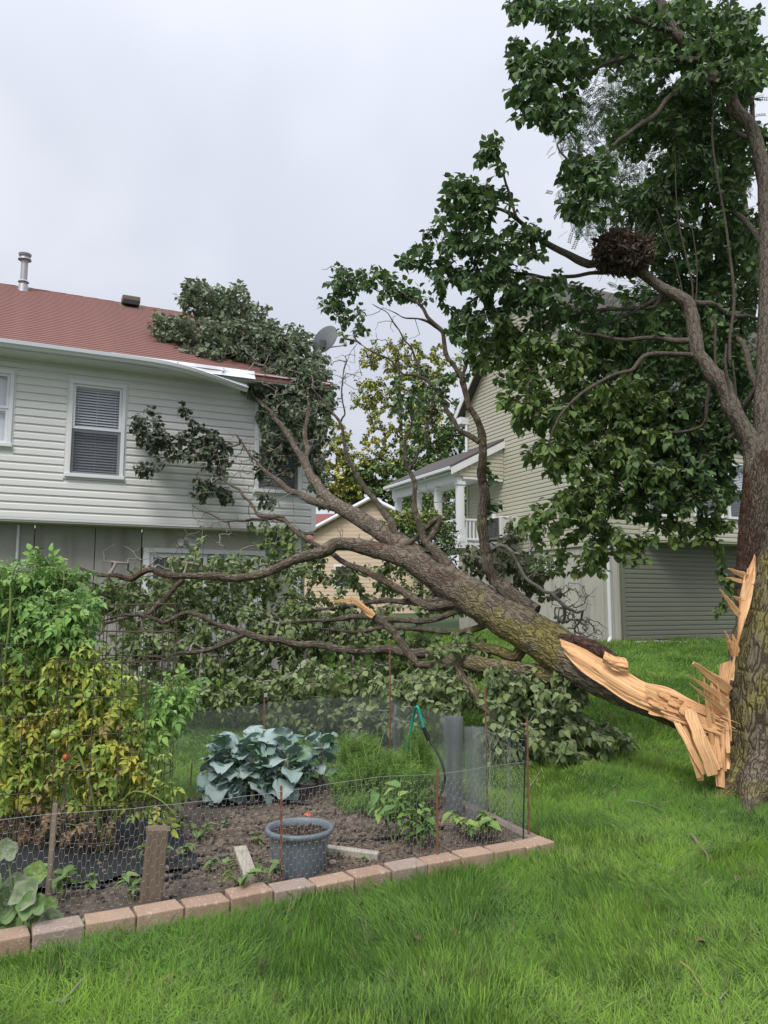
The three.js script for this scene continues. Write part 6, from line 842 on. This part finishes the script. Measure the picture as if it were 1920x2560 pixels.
{ // tomato cages and plants
  const cage = (px, py, r, top, rings, nv, label) => { const b = gpt(px, py), T = thing('tomato_cage', label, 'tomato cage', b); for (let i = 0; i < rings; i++) { const g = new THREE.TorusGeometry(r, .0032, 5, 48); g.rotateX(Math.PI / 2); const q = mesh('hoop', g, M.rustWire, T); q.position.set(rr(-.01, .01), .14 + i * (top - .14) / (rings - 1), rr(-.01, .01)); q.rotation.set(rr(-.03, .03), 0, rr(-.03, .03)); } for (let i = 0; i < nv; i++) { const a = i / nv * 2 * Math.PI + .1; const g = new MB(); g.rod(V3(Math.cos(a) * r, -.03, Math.sin(a) * r), V3(Math.cos(a) * r, top + .02, Math.sin(a) * r), .003, .003, 5); mesh('upright', g.geo(), M.rustWire, T); } return b; };
  const b1 = cage(262, 2130, .31, 1.12, 6, 13, 'rusty wire tomato cage standing full of yellowing tomato stems'), b2 = cage(330, 2052, .25, 1.42, 8, 12, 'taller rusty wire tomato cage behind the first with few leaves'), b3 = cage(40, 2110, .26, 1.2, 6, 12, 'rusty wire tomato cage overgrown by green tomato leaves');
  const tl = (() => { const l = []; for (const [x, y, s, a] of [[0, .62, .42, 0], [-.02, .42, .34, 1.0], [.02, .46, .34, -1.0], [-.02, .16, .28, 1.2], [.02, .2, .28, -1.2], [0, .3, .14, 1.5], [0, .34, .14, -1.5]]) { const g = leafGeo(.62, .35, .55, .05); g.scale(s, s, s); g.rotateZ(a); g.translate(x, y, -.12 * y * y); l.push(g); } const m = new MB(); m.rod(V3(0, 0, 0), V3(0, .66, -.05), .012, .007, 3); l.push(m.geo()); return merge(l); })();
  const G = [[.18, .33, .07], [.21, .38, .085], [.14, .28, .065], [.27, .43, .10]], YG = [[.30, .42, .065], [.38, .46, .08], [.24, .38, .065], [.44, .47, .08]], Y = [[.50, .48, .07], [.42, .46, .07], [.32, .42, .075], [.56, .50, .075], [.38, .33, .12], [.25, .37, .07], [.30, .41, .07]], BR = [[.23, .15, .08], [.30, .2, .11], [.16, .1, .06]];
  const plant = (b, label, blobs, stems) => {
    const T = thing('tomato_plant', label, 'tomato plant', b), nodes = [], D0 = -b.z;
    for (const l of stems) { const q = limbGeo([[b.clone().add(V3(rr(-.05, .05), -.02, rr(-.05, .05))), .009], ...l.map(([px, py, D, r]) => [at(px, py, D), r])], { step: .05, n: 7, rough: .05 }); mesh('stem', q, mat([.17, .22, .06], .7), T, true); nodes.push(...q.userData.nodes); }
    const g = grow({ nodes, palette: G, droop: .4, tipLen: .16, spacing: .036, size: [.08, .145], rmax: .006, rt: .0018, stepLen: .08, floor: false, blobs });
    dress(T, g, mat([.2, .26, .07], .7), M.softLeaf, [tl], 'tomato_leaf'); console.log('tomato', g.leaves.flat().length); return T;
  };
  const y = { pal: Y }, yg = { pal: YG }, br = { pal: BR, droop: .9, size: [.07, .12] };
  const D1 = -b1.z, D3 = -b3.z;
  const T1 = plant(b1, 'yellowing tomato plant growing through the rusty cage with a green fruit', [[150, 1560, D1, 90, 80, .14, 70, { pal: G }], [190, 1660, D1, 90, 60, .14, 60, yg], [230, 1720, D1, 90, 50, .14, 50, yg], [220, 1800, D1, 120, 60, .14, 70, y], [250, 1880, D1, 120, 60, .13, 60, y], [330, 1900, D1 - .1, 70, 60, .12, 26, y], [260, 1960, D1, 120, 50, .13, 44, y], [200, 2040, D1, 120, 50, .18, 30, br], [390, 1790, D1, 60, 60, .15, 30, { pal: G }], [440, 1740, D1, 45, 45, .12, 20, { pal: G }], [410, 1990, D1 - .1, 60, 60, .1, 12, yg]],
    [[[250, 2000, D1, .011], [200, 1800, D1, .009], [160, 1600, D1, .006], [140, 1500, D1, .004]], [[300, 2000, D1 - .1, .011], [340, 1900, D1 - .1, .008], [380, 1790, D1 - .05, .006], [430, 1720, D1, .004]], [[270, 1950, D1, .01], [280, 1800, D1 + .1, .007], [240, 1680, D1, .005]], [[220, 1950, D1 - .15, .01], [180, 1850, D1 - .1, .007], [120, 1750, D1, .004]], [[330, 1980, D1 - .2, .006], [400, 2000, D1 - .2, .005], [440, 2040, D1 - .2, .003]]]);
  { const c = at(140, 1836, D1 - .25).sub(b1); const g = new THREE.SphereGeometry(.03, 22, 16); g.scale(1, .94, 1); g.translate(c.x, c.y, c.z); mesh('green_tomato', g, mat([.27, .36, .1], .35), T1); const c2 = at(165, 1893, D1 - .2).sub(b1), g2 = new THREE.SphereGeometry(.02, 18, 12); g2.translate(c2.x, c2.y, c2.z); mesh('ripe_tomato', g2, mat([.5, .1, .04], .35), T1); }
  plant(b3, 'tall green tomato plant at the garden end, yellow and brown lower down', [[60, 1470, D3, 90, 70, .13, 80, { pal: G }], [150, 1450, D3 + .1, 60, 40, .13, 36, { pal: G }], [50, 1580, D3, 100, 70, .13, 80, { pal: G }], [40, 1690, D3, 90, 60, .13, 64, yg], [60, 1780, D3, 90, 60, .14, 54, y], [50, 1870, D3, 90, 60, .14, 56, yg], [70, 1960, D3, 90, 60, .13, 50, y], [60, 2050, D3, 90, 50, .15, 24, br], [170, 1520, D3, 70, 60, .13, 40, { pal: G }]],
    [[[60, 1950, D3, .012], [40, 1750, D3, .01], [60, 1550, D3, .007], [70, 1430, D3, .004]], [[20, 1950, D3, .01], [10, 1700, D3 - .1, .009], [25, 1550, D3 - .15, .008], [30, 1440, D3 - .15, .006], [45, 1405, D3 - .15, .004]], [[90, 1900, D3, .009], [120, 1700, D3, .007], [150, 1550, D3, .005], [160, 1450, D3, .003]]]);
}
// ------------------------------------------------------------------ grass, litter
{
  const blades = (n, seed, hgt, w, spread, lean) => { const r = rngOf(seed), g = new MB(); for (let i = 0; i < n; i++) { const a = r() * 6.28, d = Math.sqrt(r()) * spread, x = Math.cos(a) * d, z = Math.sin(a) * d, h = hgt * (.55 + .6 * r()), az = r() * 6.28, k = lean * (.25 + r()), dx = Math.cos(az), dz = Math.sin(az), ww = w * (.7 + .6 * r()), s = g.p.length / 3; const sx = -dz * ww / 2, sz = dx * ww / 2; const L = (t) => { const b = k * t * t; return [x + dx * h * b, h * (t - .28 * k * t * t), z + dz * h * b]; }; for (const [t, f] of [[0, 1], [.45, .9], [.78, .55], [1, 0]]) { const [X, Y, Z] = L(t); if (f) { g.p.push(X - sx * f, Y, Z - sz * f, X + sx * f, Y, Z + sz * f); g.n.push(0, 1, 0, 0, 1, 0); g.u.push(0, t, 1, t); } else { g.p.push(X, Y, Z); g.n.push(0, 1, 0); g.u.push(.5, 1); } } g.i.push(s, s + 1, s + 2, s + 1, s + 3, s + 2, s + 2, s + 3, s + 4, s + 3, s + 5, s + 4, s + 4, s + 5, s + 6); } const q = g.geo(); q.computeVertexNormals(); return q; };
  const near = [1, 2, 3, 4].map((k) => blades(11, k, .10, .0042, .032, .85)), far = [5, 6].map((k) => blades(12, k, .085, .009, .08, .7));
  const LN = near.map(() => []), LF = far.map(() => []);
  const inBed = (x, D) => { const [a, b] = gab(x, D); return a > -.06 && a < 5 && b > -.005 && b < 2.14; };
  const put = (x, D, L, s) => { if (inBed(x, D) || Math.hypot(x - 2.98, D - 6.1) < .36) return; const n1 = fbm3(x * 1.1, D * 1.1, 3, 3), n2 = fbm3(x * 2.7 + 30, D * 2.7, 8, 3), ang = fbm3(x * .9 + 60, D * .9, 5, 2) * 14, le = .25 + .75 * sm(.35, .7, n2); const yv = V3(Math.cos(ang) * le, 1, Math.sin(ang) * le).normalize(); const h = s * (.75 + .7 * sm(.3, .7, n1)) * rr(.75, 1.2); const [ga, gb] = gab(x, D), edge = gb < 0 && gb > -.16 && ga > -.1 ? .85 : 1; const k = rr(.62, 1.38) * lerp(.86, 1.12, n2); const t = sm(.35, .65, fbm3(x * 1.7 + 9, D * 1.7, 1, 3)); const c = mix3([.125, .265, .028], [.205, .355, .04], t).map((q) => q * k); const straw = R() < .035; L[Math.floor(R() * L.length)].push([basis(V3(x, ground(x, D) - .004, -D), yv, V3(Math.cos(R() * 6.28), 0, Math.sin(R() * 6.28)), s, h * edge), straw ? col(.24 * k, .24 * k, .10 * k) : col(...c)]); };
  for (let i = 0; i < 52000; i++) { const D = 2.3 + 5.2 * Math.pow(R(), .85), x = rr(-1, 1) * (.57 * D + .3); put(x, D, LN, 1); }
  for (let i = 0; i < 70000; i++) { const D = 6.2 + 17 * Math.pow(R(), 1.3), x = rr(-1, 1) * (.56 * D + .5); put(x, D, LF, lerp(1, 1.7, sm(7, 20, D))); }
  const all = [...near.map((g, i) => [g, LN[i]]), ...far.map((g, i) => [g, LF[i]])]; all.forEach(([g, l], i) => tag(instanced('grass', g, M.grass, l), i < 4 ? 'long lush green lawn grass in front of the garden and tree' : 'mown green grass further back under the fallen crown and by the shade-toned lower wall', 'grass'));
}
{ // sticks and leaves on the lawn
  const stick = (list, r, label, m = M.greyTwig) => { const v = list.map(([x, y]) => gp(x, y).add(V3(0, .055, 0))), b = v[0].clone(); const T = thing('fallen_stick', label, 'stick', b); mesh('twig', limbGeo(v.map((q, i) => [q, r * lerp(1, .4, i / (v.length - 1))]), { step: .02, n: 7, rough: .15 }), m, T, true); return T; };
  const s1 = stick([[148, 2552], [172, 2525], [200, 2492], [214, 2475]], .007, 'forked grey stick lying in the grass below the edging blocks'); mesh('fork', limbGeo([[170, 2527], [140, 2540], [104, 2545]].map(([x, y], i) => [gp(x, y).add(V3(0, .05, 0)), .005 - i * .0015]), { step: .02, n: 6 }), M.greyTwig, s1, true);
  stick([[1700, 2440], [1725, 2458], [1745, 2490], [1772, 2530]], .005, 'tan peeled stick lying in the long grass', mat([.42, .26, .12], .8));
  stick([[1730, 2110], [1752, 2140], [1768, 2160], [1772, 2182]], .012, 'thick mottled piece of dead branch in the lawn below the trunk', mat([.2, .17, .13], .95));
  stick([[1480, 1915], [1500, 1935], [1520, 1960], [1534, 1985]], .006, 'bare twig lying below the torn trunk'); stick([[1325, 1985], [1345, 1955], [1365, 1925], [1385, 1890]], .006, 'pale bare twig sticking up beside the garden corner');
  stick([[1560, 2020], [1610, 2028], [1660, 2050], [1668, 2075]], .005, 'thin curved twig on the grass before the trunk roots'); stick([[1640, 2185], [1685, 2205], [1740, 2225], [1800, 2240]], .004, 'long thin twig half sunk in the lawn'); stick([[1710, 2252], [1750, 2265], [1770, 2290]], .004, 'short dark twig in the lawn near the long thin one'); stick([[1395, 2210], [1420, 2195], [1440, 2180]], .004, 'thin twig in the grass off the end edging block'); stick([[1800, 2540], [1812, 2525], [1822, 2515]], .004, 'tiny grey twig near the peeled stick');
  const l = [[1048, 2388, 'brown'], [1092, 2405], [1147, 2362], [65, 2395], [1490, 1942], [1660, 1955], [1610, 2120], [660, 2455], [1745, 2392], [1590, 1985], [1400, 1990], [1850, 2222], [900, 2300], [1056, 2520]];
  const dm = [[.22, .13, .08], [.3, .19, .11], [.16, .1, .06]].map((c) => mat(c, .9, { side: THREE.DoubleSide }));
  l.forEach(([x, y], i) => { const v = gp(x, y).add(V3(0, .06, 0)), k = mesh('dead_leaf', CURLED[i % 2], dm[i % 3]); k.applyMatrix4(basis(v, V3(rr(-1, 1), rr(-.2, .3), rr(-1, 1)), up.clone().add(rv(.5)), rr(.035, .055))); tag(k, 'curled dead brown leaf lying on the lawn', 'leaf', 'dead leaves scattered on the lawn'); });
}
renderer.render(scene, camera);
